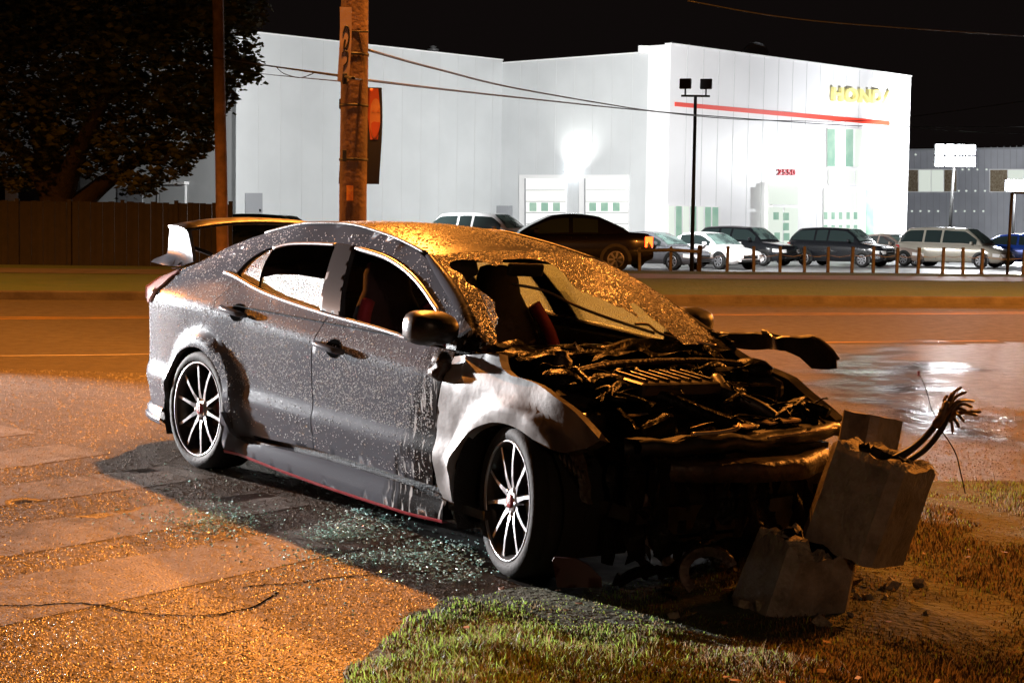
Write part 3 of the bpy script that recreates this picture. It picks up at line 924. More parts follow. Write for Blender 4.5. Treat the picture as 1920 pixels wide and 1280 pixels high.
# ---------------------------------------------------------------- engine bay
rnd = random.Random(11)
tub = MB()
tub.box((2.85, YC, .36), (.9, 1.30, .06))
for s in (-1, 1):
    tub.box((2.68, YC + s * .62, .56), (.62, .12, .36), None, .03)
tub.box((2.70, YC - .62, .74), (.30, .26, .14), None, .05)
tub.box((2.70, YC + .58, .78), (.30, .26, .14), None, .05)
tub.build('engine_bay', M['char_panel'], car)
en = MB()
en.box((2.80, -.15, .62), (.42, .62, .34), Matrix.Rotation(.1, 3, 'Z'), .03)
en.box((2.83, -.12, .80), (.30, .48, .05), Matrix.Rotation(.05, 3, 'Y'), .02)
en.box((2.74, .38, .66), (.34, .34, .34), Matrix.Rotation(-.15, 3, 'Z'), .03)
en.box((3.02, -.42, .60), (.26, .22, .26), Matrix.Rotation(.3, 3, 'X'), .03)
en.box((2.80, -.48, .72), (.2, .16, .10), Matrix.Rotation(.3, 3, 'Y'), .03)
en.lathe([(0, -.02), (.09, -.02), (.10, .03), (.06, .06), (0, .07)], (2.70, -.62, .82))
en.lathe([(0, -.02), (.09, -.02), (.10, .03), (.06, .06), (0, .07)], (2.72, .55, .86))
en.tube(catmull([(2.62, -.55, .75), (2.75, -.45, .84), (2.95, -.30, .80), (3.1, -.1, .72), (3.15, .15, .66)], 5), .035, 8)
en.build('engine', M['burnt'], car)
vc = MB()     # valve cover with ribs, strut brace, battery, fluid tank
vc.box((2.86, -.16, .83), (.24, .50, .07), Matrix.Rotation(.08, 3, 'Y'), .02)
for k in range(7):
    vc.box((2.855, -.36 + .066 * k, .872), (.20, .018, .016), Matrix.Rotation(.08, 3, 'Y'), .004)
vc.build('valve_cover', M['char_panel'], car)
MB().tube(catmull([(2.72, -.60, .87), (2.66, -.3, .90), (2.66, .25, .91), (2.74, .53, .89)], 5), .016, 8).build('strut_brace', M['burnt_rust'], car)
MB().box((2.66, .36, .82), (.18, .24, .14), Matrix.Rotation(.1, 3, 'Z'), .015).build('battery', M['char_panel'], car)
MB().lathe([(0, 0), (.05, 0), (.055, .09), (.035, .11), (.035, .13), (0, .135)], (2.56, -.52, .82), 'Z', 16).build('fluid_tank', M['burnt_rust'], car)
MB().tube(catmull([(3.16, .34, .66), (3.08, .22, .75), (2.98, .12, .80), (2.86, .16, .85)], 5), .034, 10).build('intake_hose', M['char_panel'], car)
sk_ = MB()
rows = []
for i in range(64):
    x = 2.40 + .90 * i / 63
    row = []
    for k in range(72):
        y = -.70 + 1.34 * k / 71
        z = interp(x, [2.4, 2.7, 3.0, 3.3], [.90, .83, .74, .63])
        far_ = .35 + .65 * sstep(.25, -.15, y)
        w_ = .07 * noise.noise(Vector((x * 3.3, y * 1.6, 3))) + .05 * noise.noise(Vector((x * 11 + 2 * y, y * 3.2, 8))) + .035 * noise.noise(Vector((x * 26, y * 7, 1))) + .015 * noise.noise(Vector((x * 50, y * 22, 6)))
        row.append((x + .03 * noise.noise(Vector((x * 9, y * 4, 12))), y, z - .03 - .05 * sstep(-.1, .3, y) + far_ * .75 * w_ * (1 - .45 * sstep(2.6, 3.0, x)) - .06 * sstep(.45, .68, abs(y)) - .05 * sstep(2.65, 2.95, x) * sstep(3.3, 3.1, x)))
    rows.append(row)
sk_.grid(rows)
sk_.build('melted_cover', M['burnt'], car, False)
for i in range(34):
    jk = MB()
    x, y = rnd.uniform(2.42, 3.24), rnd.uniform(-.68, .62)
    top = interp(x, [2.4, 2.7, 3.0, 3.3], [.90, .86, .77, .66])
    z = top - abs(rnd.gauss(0, .045)) + .03
    r = Matrix.Rotation(rnd.uniform(-.8, .8), 3, 'X') @ Matrix.Rotation(rnd.uniform(-.8, .8), 3, 'Y') @ Matrix.Rotation(rnd.uniform(0, 6), 3, 'Z')
    if rnd.random() < .55:
        sx, sy = rnd.uniform(.04, .11), rnd.uniform(.015, .05)
        rows = []
        for a in range(6):
            row = []
            for b in range(4):
                q = Vector(((a / 5 - .5) * sx * 2, (b / 3 - .5) * sy * 2, .018 * noise.noise(Vector((a * .9 + i, b * .9, i * 1.7)))))
                row.append(tuple(Vector((x, y, z)) + r @ q))
            rows.append(row)
        jk.grid(rows)
    else:
        jk.box((x, y, z), (rnd.uniform(.03, .10), rnd.uniform(.02, .06), rnd.uniform(.015, .05)), r, .006)
    jk.build('burnt_scrap', M['burnt'], car)

hs = MB()
for i in range(60):
    x, y = rnd.uniform(2.4, 3.22), rnd.uniform(-.65, .55)
    z = interp(x, [2.4, 2.7, 3.0, 3.3], [.90, .85, .76, .66])
    a = rnd.uniform(-.5, .5) + math.pi / 2 * (rnd.random() < .75)
    L = rnd.uniform(.15, .5)
    pts = []
    for k in range(5):
        t = k / 4 - .5
        pts.append((x + math.cos(a) * L * t + rnd.gauss(0, .02), max(-.68, min(.62, y + math.sin(a) * L * t + rnd.gauss(0, .02))), z + .05 * (1 - 4 * t * t) * rnd.uniform(.2, 1.0) + rnd.gauss(0, .006)))
    hs.tube(catmull(pts, 4), rnd.choice((.003, .004, .004, .005, .007, .014, .022)), 6)
hs.build('wiring', M['burnt'], car)
br = MB()
crumple(br, (2.56, -.60, .90), (2.54, -.28, .935), (.045, 0, .02), .014, 21, 14, 3, 0)
crumple(br, (2.72, -.72, .86), (2.66, -.56, .865), (.035, 0, .01), .014, 22, 8, 3, 0)
crumple(br, (2.78, -.50, .84), (2.75, -.42, .85), (.03, 0, .01), .01, 23, 6, 3, 0)
crumple(br, (3.05, -.55, .735), (3.03, -.42, .74), (.04, 0, .0), .012, 24, 6, 3, 0)
crumple(br, (3.02, -.30, .765), (3.0, -.18, .775), (.035, 0, .0), .012, 25, 6, 3, 0)
crumple(br, (2.90, -.22, .80), (2.86, .05, .81), (.03, 0, .0), .012, 26, 10, 3, 0)
br.build('bent_brackets', M['bracket'], car)
# radiator support, latch plates, bumper beam
rsup = MB()
rows = []
for i in range(25):
    t = i / 24
    y = -.66 + 1.24 * t
    x = 3.32 - .10 * (2 * t - 1) ** 2 + .035 * noise.noise(Vector((y * 5, 0, 1)))
    z = .655 + .035 * t + .028 * noise.noise(Vector((y * 7, 2, 1)))
    rows.append([(x - .06, y, z + .01), (x + .03, y, z + .012), (x + .05, y, z - .01), (x + .04, y, z - .05), (x - .05, y, z - .055)])
rsup.grid(rows, closed=True)
rsup.build('radiator_support', M['char_panel'], car)
plm = MB()
for (y0, y1, dx, hole) in ((.10, .33, -.03, True), (-.08, .01, -.0, False)):
    P = [(3.21 + dx, y0, 0), (3.28 + dx, y0 + .01, 0), (3.275 + dx, y0 + .09, 0), (3.285 + dx, y1 - .02, 0), (3.25 + dx, y1, 0), (3.20 + dx, y1 - .01, 0), (3.215 + dx, (y0 + y1) / 2, 0)]
    hl = []
    if hole:
        hl = [[(3.25 + dx + .012 * math.cos(w), y0 + .06 + .012 * math.sin(w)) for w in [k * .785 for k in range(8)]],
              [(3.24 + dx + .014 * math.cos(w), y0 + .17 + .018 * math.sin(w)) for w in [k * .785 for k in range(8)]]]
    panel(plm, [(p[0], p[1]) for p in P], lambda x, y: (x, y, .712 + .05 * (y - .1) + .006 * noise.noise(Vector((x * 20, y * 20, 3)))), (0, 0, -.008), .02, hl)
plm.build('latch_plate', M['bracket'], car)
ed = MB().tube(catmull([(3.39, -.05, .675), (3.40, .15, .69), (3.38, .40, .70)], 5), .006, 6)
ed.tube(catmull([(3.30, -.42, .69), (3.34, -.30, .70), (3.36, -.22, .715), (3.34, -.18, .73)], 5), .009, 6)
ed.build('torn_edge', M['bracket'], car)
j2 = MB()
crumple(j2, (3.32, -.52, .675), (3.28, -.30, .70), (.05, .02, .02), .022, 31, 14, 4, 0)
crumple(j2, (3.25, -.34, .71), (3.22, -.22, .725), (.05, .02, .02), .02, 32, 10, 4, 0)
j2.build('headlamp_shreds', M['bracket'], car)
bb = MB()
rows = []
for i in range(21):
    t = i / 20
    y = -.58 + 1.02 * t
    x = 3.48 - .16 * (2 * t - 1) ** 2 + .03 * noise.noise(Vector((y * 5, 7, 1)))
    rows.append([(x, y, .60 - .025 * (1 - t)), (x + .012, y, .56), (x, y, .505), (x - .06, y, .505), (x - .06, y, .60)])
bb.grid(rows, closed=True)
bb.f.append([0, 1, 2, 3, 4]); bb.sm.append(False)
bb.f.append([100 + k for k in range(5)][::-1]); bb.sm.append(False)
bb.build('bumper_beam', M['burnt_rust'], car)
rad = MB()
rad.box((3.24, YC, .44), (.05, 1.05, .36), Matrix.Rotation(.06, 3, 'Y'))
rad.box((3.14, YC, .44), (.04, 1.15, .40), Matrix.Rotation(-.05, 3, 'Y'))
rad.build('radiator', M['char_panel'], car)
for i in range(64):     # torn lower front: hanging strips
    lw = MB()
    y = rnd.uniform(-.80, .66)
    x = rnd.uniform(3.05, 3.50) - .22 * abs(y)
    crumple(lw, (x, y, rnd.uniform(.34, .64)), (x + rnd.uniform(-.06, .1), y + rnd.uniform(-.08, .08), rnd.uniform(.10, .42)), (.02, rnd.uniform(.012, .07), 0), .06, i * 3.1, 12, 3, 0)
    lw.build('torn_strip', M['burnt'], car)
for A in (((3.02, -.80, .60), (3.10, -.78, .40), (.05, .03, 0), 51), ((3.24, -.62, .44), (3.26, -.58, .30), (.02, .05, 0), 54), ((3.26, -.60, .26), (3.36, -.50, .14), (.02, .06, 0), 53)):
    hb = MB()
    crumple(hb, A[0], A[1], A[2], .03, A[3], 10, 3, 0)
    hb.build('headlamp_bracket', M['burnt_rust'], car)
'''
crumple(hb, (3.02, -.80, .60), (3.10, -.78, .40), (.05, .03, 0), .03, 51, 10, 3, 0)
crumple(hb, (3.24, -.62, .44), (3.26, -.58, .30), (.02, .05, 0), .03, 54, 10, 3, 0)
crumple(hb, (3.26, -.60, .26), (3.36, -.50, .14), (.02, .06, 0), .03, 53, 10, 3, 0)
'''
clip = MB()
for i in range(7):
    x = 2.94 + .03 * i
    clip.tube([(x, -.845, .60 - .012 * i), (x + .02, -.86, .575 - .01 * i), (x + .025, -.85, .545 - .01 * i)], .007, 5)
clip.build('fender_clips', M['bare'], car)

# ---------------------------------------------------------------- wheel liners and wheels
for cx in (0.0, 2.70):
    for sgn in (-1, 1):
        ln = MB()
        rows = []
        for a in range(-30, 211, 12):
            p = (cx + .375 * math.cos(R(a)), .326 + .375 * math.sin(R(a)))
            rows.append([(p[0], YC + sgn * (.845), p[1]), (p[0], YC + sgn * .45, p[1])])
        ln.grid(rows)
        ln.prism([(cx + .375 * math.cos(R(a)), YC + sgn * .46, .326 + .375 * math.sin(R(a))) for a in range(-30, 211, 20)], (0, -sgn * .02, 0))
        ln.build('wheel_liner', M['black'], car)
def make_wheel():
    """wheel facing -Y, hub face at y = 0"""
    w = MB()
    bar = [(.235, .205), (.243, .19), (.232, .17), (.226, .10), (.228, .03), (.243, .012), (.253, .0), (.258, -.004), (.258, .008)]
    w.lathe([(r, y) for r, y in bar], axis='Y', n=64)
    wheel = w.build('wheel', M['rim_dark'], car)
    fc = MB()
    fd_ = MB()
    fc.lathe([(.258, -.002), (.2575, -.006), (.2505, -.006), (.2485, .004)], axis='Y', n=64)
    for k in range(5):
        a0 = 2 * math.pi * k / 5 + math.pi / 2
        for s in (-1, 1):
            # each arm leaves the hub, kinks, and runs to the rim
            path = [(.048, a0 + s * .34), (.105, a0 + s * .30), (.17, a0 + s * .285), (.243, a0 + s * .30)]
            wd = [.015, .0090, .0075, .0085]
            dp = [.022, .012, .008, .008]
            rows = []
            for (r, a), h, d in zip(path, wd, dp):
                c = Vector((r * math.cos(a), 0, r * math.sin(a)))
                t = Vector((-math.sin(a), 0, math.cos(a)))
                f = Vector((0, d, 0))
                rows.append([tuple(c + f - t * h * 1.0), tuple(c + f + t * h * 1.0), tuple(c + f + t * h * 1.15 + Vector((0, .035, 0))), tuple(c + f - t * h * 1.15 + Vector((0, .035, 0)))])
            fc.grid([r_[:2] for r_ in rows], smooth=False)
            fd_.grid([[tuple(Vector(q_) + Vector((0, .0012, 0))) for q_ in r_] for r_ in rows], smooth=False, closed=True)
    fc.lathe([(0, .014), (.040, .014), (.058, .022), (.064, .05)], axis='Y', n=30)
    fc.build('spokes', M['rim'], wheel)
    fd_.build('spoke_sides', M['rim_dark'], wheel)
    for k in range(5):
        a = 2 * math.pi * k / 5 + math.pi / 2 + .628
        MB().lathe([(0, .012), (.010, .012), (.012, .02), (.012, .045)], (.052 * math.cos(a), 0, .052 * math.sin(a)), 'Y', 10).build('wheel_nut', M['chrome'], wheel)
    MB().lathe([(0, .006), (.028, .006), (.031, .010), (.031, .016)], axis='Y', n=24).build('centre_cap', M['red_part'], wheel)
    cm = MB()   # pale emblem on the cap: upright frame with the letter inside
    for (x0, z0, x1, z1) in ((-.011, .013, -.007, -.013), (.007, .013, .011, -.013)):
        cm.prism([(x0, .0055, z0), (x0 + .004, .0055, z0), (x0 + .004, .0055, z1), (x0, .0055, z1)], (0, -.0015, 0))
    cm.prism([(-.009, .0055, .002), (.009, .0055, .002), (.009, .0055, -.002), (-.009, .0055, -.002)], (0, -.0015, 0))
    cm.build('cap_emblem', M['chrome'], wheel)
    t = MB()
    prof = [(.250, .012), (.262, -.004), (.285, -.012), (.305, -.008), (.318, .004), (.3255, .02), (.3275, .05), (.3245, .055), (.3245, .06), (.3275, .065), (.328, .11), (.3245, .115), (.3245, .12), (.3275, .125), (.3275, .17), (.3255, .215), (.312, .23), (.285, .235), (.250, .21)]
    t.lathe(prof, axis='Y', n=72)
    t.build('tyre', M['tyre'], wheel)
    d = MB().lathe([(.06, .075), (.165, .075), (.165, .10), (.06, .10)], axis='Y', n=40)
    d.lathe([(0, .06), (.07, .06), (.075, .1)], axis='Y', n=24)
    d.build('brake_disc', M['disc'], wheel)
    cal = MB()
    rows = []
    for a in range(-28, 29, 7):
        ca, sa = math.cos(R(a + 24)), math.sin(R(a + 24))
        rows.append([(r * ca, y, r * sa) for r, y in ((.118, .05), (.182, .05), (.186, .062), (.186, .12), (.118, .12))])
    cal.grid(rows, closed=True)
    cal.f.append([0, 1, 2, 3, 4]); cal.sm.append(False)
    cal.f.append([40 + k for k in range(5)]); cal.sm.append(False)
    cal.build('brake_caliper', M['red_part'], wheel)
    return wheel
w0 = make_wheel()
w0.location = (0, -.878, .3275)
w0.rotation_euler = (0, R(8), 0)
w1 = copy_tree(w0); w1.location = (2.70, -.882, .3275)
w1.rotation_euler = (0, R(-14), R(-17))
w2 = copy_tree(w0); w2.location = (0, .798, .3275); w2.rotation_euler = (0, 0, math.pi)
w3 = copy_tree(w0); w3.location = (2.70, .798, .3275); w3.rotation_euler = (0, 0, math.pi - R(17))

# ---------------------------------------------------------------- door mirrors
def mirror(sgn, c, mat):
    mb = MB()
    rows = []
    for i, (x, hy, hz, dy) in enumerate(((-.085, .105, .066, 0), (-.08, .115, .075, 0), (-.03, .118, .078, 0), (.03, .108, .066, .0), (.065, .08, .045, -.01), (.08, .045, .022, -.015))):
        rows.append([(c[0] + x, p[0] + sgn * dy, p[2]) for p in [(q[0], 0, q[1]) for q in [(a[0], a[1]) for a in [(c[1] + hy * math.copysign(abs(math.cos(t)) ** .62, math.cos(t)), c[2] + hz * math.copysign(abs(math.sin(t)) ** .62, math.sin(t))) for t in [2 * math.pi * k / 20 for k in range(20)]]]]])
    blob(mb, rows)
    o = mb.build('door_mirror', mat, car)
    g = MB()
    g.prism([(c[0] - .0855, c[1] + .098 * math.copysign(abs(math.cos(t)) ** .62, math.cos(t)), c[2] + .062 * math.copysign(abs(math.sin(t)) ** .62, math.sin(t))) for t in [2 * math.pi * k / 20 for k in range(20)]], (-.002, 0, 0))
    g.build('mirror_glass', M['mirror'], o)
    st = MB()
    st.prism([(c[0] - .03, c[1] - sgn * .09, c[2] - .03), (c[0] + .06, c[1] - sgn * .09, c[2] - .03), (c[0] + .05, c[1] - sgn * .09, c[2] - .09), (c[0] - .02, c[1] - sgn * .09, c[2] - .09)], (0, -sgn * .10, -.02))
    st.build('mirror_foot', M['black'], o)
    return o
mirror(-1, (2.185, -.945, 1.005), M['char_panel'])
mirror(1, (2.03, .845, 1.025), M['char_panel'])
# melted lump hanging below the mirror
ml = MB()
blob(ml, [ring((2.19 + .02 * math.sin(i), -.90 + .012 * math.cos(i * 2), .905 - .022 * i), r, r * .8, 10, 2.3) for i, r in enumerate((.02, .045, .05, .043, .05, .035, .02))])
ml.build('melted_trim', M['burnt_rust'], car)
# rain drops standing on the paint and on the windscreen: one mesh
M['drop'] = pmat('rain_drop', (0.55, 0.55, 0.57), rough=0.12, spec=0.9)
_b, _nt = N(M['drop'])
_t = _nt.nodes.new('ShaderNodeBsdfTranslucent'); _t.inputs[0].default_value = (1, 1, 1, 1)
_g = _nt.nodes.new('ShaderNodeMixShader'); _g.inputs[0].default_value = .65
_nt.links.new(_b.outputs[0], _g.inputs[1]); _nt.links.new(_t.outputs[0], _g.inputs[2]); _p = _nt.nodes.new('ShaderNodeBsdfTransparent'); _h = _nt.nodes.new('ShaderNodeMixShader'); _h.inputs[0].default_value = .72
_nt.links.new(_p.outputs[0], _h.inputs[1]); _nt.links.new(_g.outputs[0], _h.inputs[2]); _nt.links.new(_h.outputs[0], _nt.nodes['Material Output'].inputs[0])
DV, DF = [], []
rdp = random.Random(33)
def drop(p, n, r):
    n = n.normalized()
    a = n.orthogonal().normalized(); b2 = n.cross(a)
    q = len(DV)
    for k in range(6):
        w = k * math.pi / 3
        DV.append(tuple(p + (a * math.cos(w) + b2 * math.sin(w)) * r))
    for k in range(6):
        w = k * math.pi / 3 + .3
        DV.append(tuple(p + (a * math.cos(w) + b2 * math.sin(w)) * r * .68 + n * r * .42))
    DV.append(tuple(p + n * r * .6))
    for k in range(6):
        k2 = (k + 1) % 6
        DF.append((q + k, q + k2, q + 6 + k2, q + 6 + k)); DF.append((q + 6 + k, q + 6 + k2, q + 12))
def surf_drop(f, u, v, r, e=.004, flip=1):
    p = Vector(f(u, v)); pu = Vector(f(u + e, v)) - p; pv = Vector(f(u, v + e)) - p
    n = pu.cross(pv) * flip
    if n.length > 0: drop(p, n, r)
def rooff(x, y):
    u = (y - YC) / (yd(x) + YC); u = max(-1, min(1, u))
    return (x, y, zd(x) + .030 * (1 - abs(u) ** 2.2))
for i in range(5200):
    x = rdp.uniform(-.1, 1.62); y = YC + rdp.uniform(-.97, .97) * (yd(x) + YC)
    surf_drop(rooff, x, y, rdp.choice((.003, .0035, .004, .005, .0065)), .01)
fr_ = SR(0)
nd = 0
while nd < 12000:
    x, z = rdp.uniform(-.78, 2.12), rdp.uniform(.30, 1.36)
    if z > zd(x) - .01: continue
    ok = inpoly(x, z, SIDE) or inpoly(x, z, RD) or inpoly(x, z, FD)
    if not ok: continue
    dens = 1 if .5 < z < .88 else (.4 if z >= .88 else .25)
    if noise.noise(Vector((x * 2.5, z * 2.5, 4))) < -.15: dens *= .45
    if rdp.random() > dens: continue
    surf_drop(fr_, x, z, rdp.choice((.0017, .0021, .0026, .0032, .0044)))
    nd += 1
def wsf(u, v): return ws(u, v)
nd = 0
while nd < 2600:
    u, v = rdp.uniform(-1, 1), rdp.uniform(0, 1)
    if not inpoly(u, v, WS): continue
    surf_drop(wsf, u, v, rdp.choice((.003, .0035, .0045, .006)), .01, -1); nd += 1
me = bpy.data.meshes.new('raindrops'); me.from_pydata(DV, [], DF)
me.polygons.foreach_set('use_smooth', [True] * len(DF)); me.materials.append(M['drop'])
ro_ = bpy.data.objects.new('raindrops', me); COL.objects.link(ro_); ro_.parent = car; ro_['kind'] = 'stuff'
# under tray so no light leaks under the cabin
MB().box((1.35, YC, .155), (3.3, 1.5, .03)).build('under_tray', M['black'], car)
# ================================================================== GROUND
def sheet(name, xs, ys, fz, mat, label=None, kind='structure'):
    mb = MB()
    mb.grid([[(x, y, fz(x, y)) for x in xs] for y in ys])
    o = mb.build(name, mat, None, False)
    o['kind'] = kind
    if label: o['label'] = label
    return o
def rng(a, b, n): return [a + (b - a) * i / n for i in range(n + 1)]
KERB = [(-140, 10.0), (-60, 21.0), (-30, 25.8), (-8.65, 28.8), (3.0, 31.2), (9.6, 32.6), (30, 36.4), (60, 41.5), (140, 54)]
def kerb_y(x):
    for (x0, y0), (x1, y1) in zip(KERB, KERB[1:]):
        if x <= x1:
            return y0 + (y1 - y0) * (x - x0) / (x1 - x0)
    return KERB[-1][1]
LOTZ = -0.30
def far_z(x, y):
    d = y - kerb_y(x)
    return 0.14 * (1 - sstep(14, 26, d)) + LOTZ * sstep(16, 30, d) if d > 0 else 0.14
sheet('ground', rng(-400, 400, 8), rng(-60, 900, 8), lambda x, y: -1.2, M['soil'], 'dark ground reaching to the horizon')
xs = rng(-140, -8, 22) + rng(-7.5, 7.5, 75) + rng(8, 140, 22)
rv = MB()
rows = []
ts = [i / 150 for i in range(151)]
for t in ts:
    row = []
    for x in xs:
        y = 0.5 + (kerb_y(x) - 0.5) * (t ** 1.5)
        row.append((x, y, gz(x, y)))
    rows.append(row)
rv.grid(rows)
road = rv.build('road', M['asphalt'], None, False)
road.data.materials.append(M['asphalt_dry'])
for p_ in road.data.polygons:
    if p_.center.y > 17.3 + .40 * (p_.center.x + 5.2) + .8 * noise.noise(Vector((p_.center.x * .3, p_.center.y * .5, 2))) and p_.center.y > 10:
        p_.material_index = 1
tag(road, 'wide wet asphalt road and junction', kind='structure')
# kerb
kb = MB()
kb.grid([[(x, y + o, z) for x, y in KERB] for o, z in ((0, -.05), (0.01, .13), (.04, .15), (.17, .155), (.18, .10))], smooth=False)
tag(kb.build('kerb', M['kerb'], None), 'concrete kerb along the far side of the road', kind='structure')
xs = rng(-140, 140, 56)
def strip(name, d0, d1, mat, n=12, dz=0.0, label=None, zf=None, x0=-140, x1=140):
    xs = rng(x0, x1, 56)
    mb = MB()
    mb.grid([[(x, kerb_y(x) + d, (zf or far_z)(x, kerb_y(x) + d) + dz) for x in xs] for d in rng(d0, d1, n)])
    return tag(mb.build(name, mat, None, False), label, kind='structure')
strip('far_verge', .175, 30, M['far_grass'], 30, -.004, 'grass strip between road and car park')
strip('path', 9.5, 13.0, M['path'], 4, .006, 'paved path through the far grass strip')
strip('parking_lot', 29.9, 110, M['lot'], 10, .0, 'pale car park in front of the buildings', lambda x, y: LOTZ)
# painted lines on the main road
def line(name, pts, w, mat, label, dz=.004):
    pts = [Vector((p[0], p[1], 0)) for p in pts]
    mb = MB()
    rows = [[], []]
    for i, p in enumerate(pts):
        t = (pts[min(i + 1, len(pts) - 1)] - pts[max(i - 1, 0)]).normalized()
        nrm = Vector((-t.y, t.x, 0)) * w / 2
        for k, s in ((0, -1), (1, 1)):
            q = p + nrm * s
            rows[k].append((q.x, q.y, gz(q.x, q.y) + dz))
    mb.grid(rows)
    return tag(mb.build(name, mat, None, False), label, kind='structure')
def par(f, x0, x1, n=40): return [(x, f(x)) for x in rng(x0, x1, n)]
wl = lambda x: interp(x, [-60, -5.2, -3.8, 3.9, 5.4, 60], [-6, 17.27, 17.67, 21.3, 21.8, 38])
def lin(x, a, b): return a[1] + (b[1] - a[1]) * (x - a[0]) / (b[0] - a[0])
line('road_line', par(lambda x: lin(x, (-5.2, 17.27), (3.93, 20.9)), -30, -1.5, 20), .11, M['line_white'], 'white edge line of the main road left of the wreck')
line('road_line', par(lambda x: lin(x, (3.93, 21.27), (5.39, 21.77)), 3.3, 6.3, 6), .10, M['line_yellow'], 'short worn yellow lane line right of the wreck')
line('road_line', par(lambda x: lin(x, (-7.07, 23.52), (8.59, 29.24)) if x > -7 else lin(x, (-40, 13.5), (-7, 23.55)), -40, 60, 40), .14, M['line_yellow'], 'long yellow lane line near the far kerb')
line('road_line', par(lambda x: lin(x, (-7.07, 23.9), (8.59, 29.62)) if x > -7 else lin(x, (-40, 13.9), (-7, 23.93)), -40, 60, 40), .10, M['line_yellow'], 'second thin yellow lane line next to the far kerb')
# worn crossing bars
BARS = [[(-160, 800), (0, 797), (70, 812), (0, 819), (-160, 838)],
        [(-120, 860), (110, 833), (205, 850), (60, 872), (-120, 893)],
        [(-120, 926), (314, 873), (401, 895), (273, 913), (-120, 965)],
        [(-120, 1003), (342, 941), (498, 923), (584, 946), (473, 965), (-120, 1066)],
        [(-120, 1105), (604, 984), (700, 965), (792, 1001), (700, 1024), (-120, 1200)]]
for i, b in enumerate(BARS):
    P = [grg(*p) for p in b]
    mb = MB()
    panel(mb, [(p.x, p.y) for p in P], lambda x, y: (x, y, gz(x, y) + .0015 + .0002 * i), None, .12, smooth=True)
    tag(mb.build('crossing_bar', M['paint_old'], None, False), 'worn pale crossing bar painted on the wet pavement', kind='structure')
# film of hose water running over the road at the right
M['water'] = pmat('water_film', (0.028, 0.026, 0.025), (0.05, 0.045, 0.042), 2.2, 0.10, 0.34, bump=0.008, bscale=9, spec=0.7, ramp=(0.42, 0.6))
WF = [(1405, 688), (1470, 668), (1560, 652), (1640, 640), (1720, 632), (1800, 633), (1760, 648), (1785, 664), (1740, 674), (1850, 684), (1919, 690), (1960, 700), (1830, 712), (1900, 735), (1850, 760), (1960, 790), (1960, 850), (1840, 858), (1760, 866), (1690, 868), (1600, 850), (1520, 780)]
P = [grg(*p) for p in WF]
mb = MB()
panel(mb, cv([(p.x, p.y) for p in P] + [(P[0].x, P[0].y)], 3)[:-1], lambda x, y: (x, y, gz(x, y) + .006), None, .2)
wo_ = mb.build('water_film', M['water'], None, False)
tag(wo_, 'shallow run-off water on the road right of the wreck', kind='structure')
wp_ = [(p.x, p.y) for p in P]
at_ = wo_.data.attributes.new('fade', 'FLOAT', 'POINT')
at_.data.foreach_set('value', [sstep(.1, 1.3, segd(v.co.x, v.co.y, wp_) + .5 * noise.noise(Vector((v.co.x * 1.5, v.co.y * 1.5, 3)))) for v in wo_.data.vertices])
b_, nt_ = N(M['water'])
an_ = nt_.nodes.new('ShaderNodeAttribute'); an_.attribute_name = 'fade'
tr_ = nt_.nodes.new('ShaderNodeBsdfTransparent'); ms_ = nt_.nodes.new('ShaderNodeMixShader')
nt_.links.new(an_.outputs['Fac'], ms_.inputs[0]); nt_.links.new(tr_.outputs[0], ms_.inputs[1]); nt_.links.new(b_.outputs[0], ms_.inputs[2])
nt_.links.new(ms_.outputs[0], nt_.nodes['Material Output'].inputs[0])
# dark sheet on the ground under the burnt nose
M['dark_ground'] = pmat('dark_ground_patch', (0.010, 0.009, 0.008), (0.02, 0.018, 0.016), 6, 0.55, 0.35, spec=0.25, detail=10)
SP = [(-.15, 7.35), (.1, 7.0), (.45, 7.0), (.8, 7.3), (1.2, 7.8), (1.7, 8.8), (1.5, 9.6), (.6, 9.5), (-.2, 8.9), (-.5, 8.2)]
mb = MB()
panel(mb, cv(SP + [SP[0]], 4)[:-1], lambda x, y: (x, y, gz(x, y) + .0052), None, .15)
tag(mb.build('dark_ground_patch', M['dark_ground'], None, False), 'black patch on the ground under the burnt nose', kind='structure')
# cracks
for pts in ([(455, 1102), (500, 1097), (560, 1094), (620, 1085), (690, 1079), (760, 1076), (835, 1073)], [(-40, 1136), (60, 1136), (130, 1132), (190, 1136), (260, 1150), (380, 1155), (470, 1140), (520, 1112)]):
    P = [grg(*p) for p in pts]
    Q = catmull(P, 6)
    rows = [[], []]
    for i, p in enumerate(Q):
        t = (Q[min(i + 1, len(Q) - 1)] - Q[max(i - 1, 0)]).normalized()
        nrm = Vector((-t.y, t.x, 0)) * (.005 + .007 * abs(noise.noise(Vector((i * .7, 3, 0)))))
        j = Vector((noise.noise(Vector((i * .9, 0, 5))), noise.noise(Vector((i * .9, 9, 5))), 0)) * .02
        for k, s in ((0, -1), (1, 1)):
            q = p + j + nrm * s
            rows[k].append((q.x, q.y, gz(q.x, q.y) + .0042))
    mb = MB(); mb.grid(rows)
    tag(mb.build('pavement_crack', M['crack'], None, False), 'dark crack in the pavement', kind='structure')

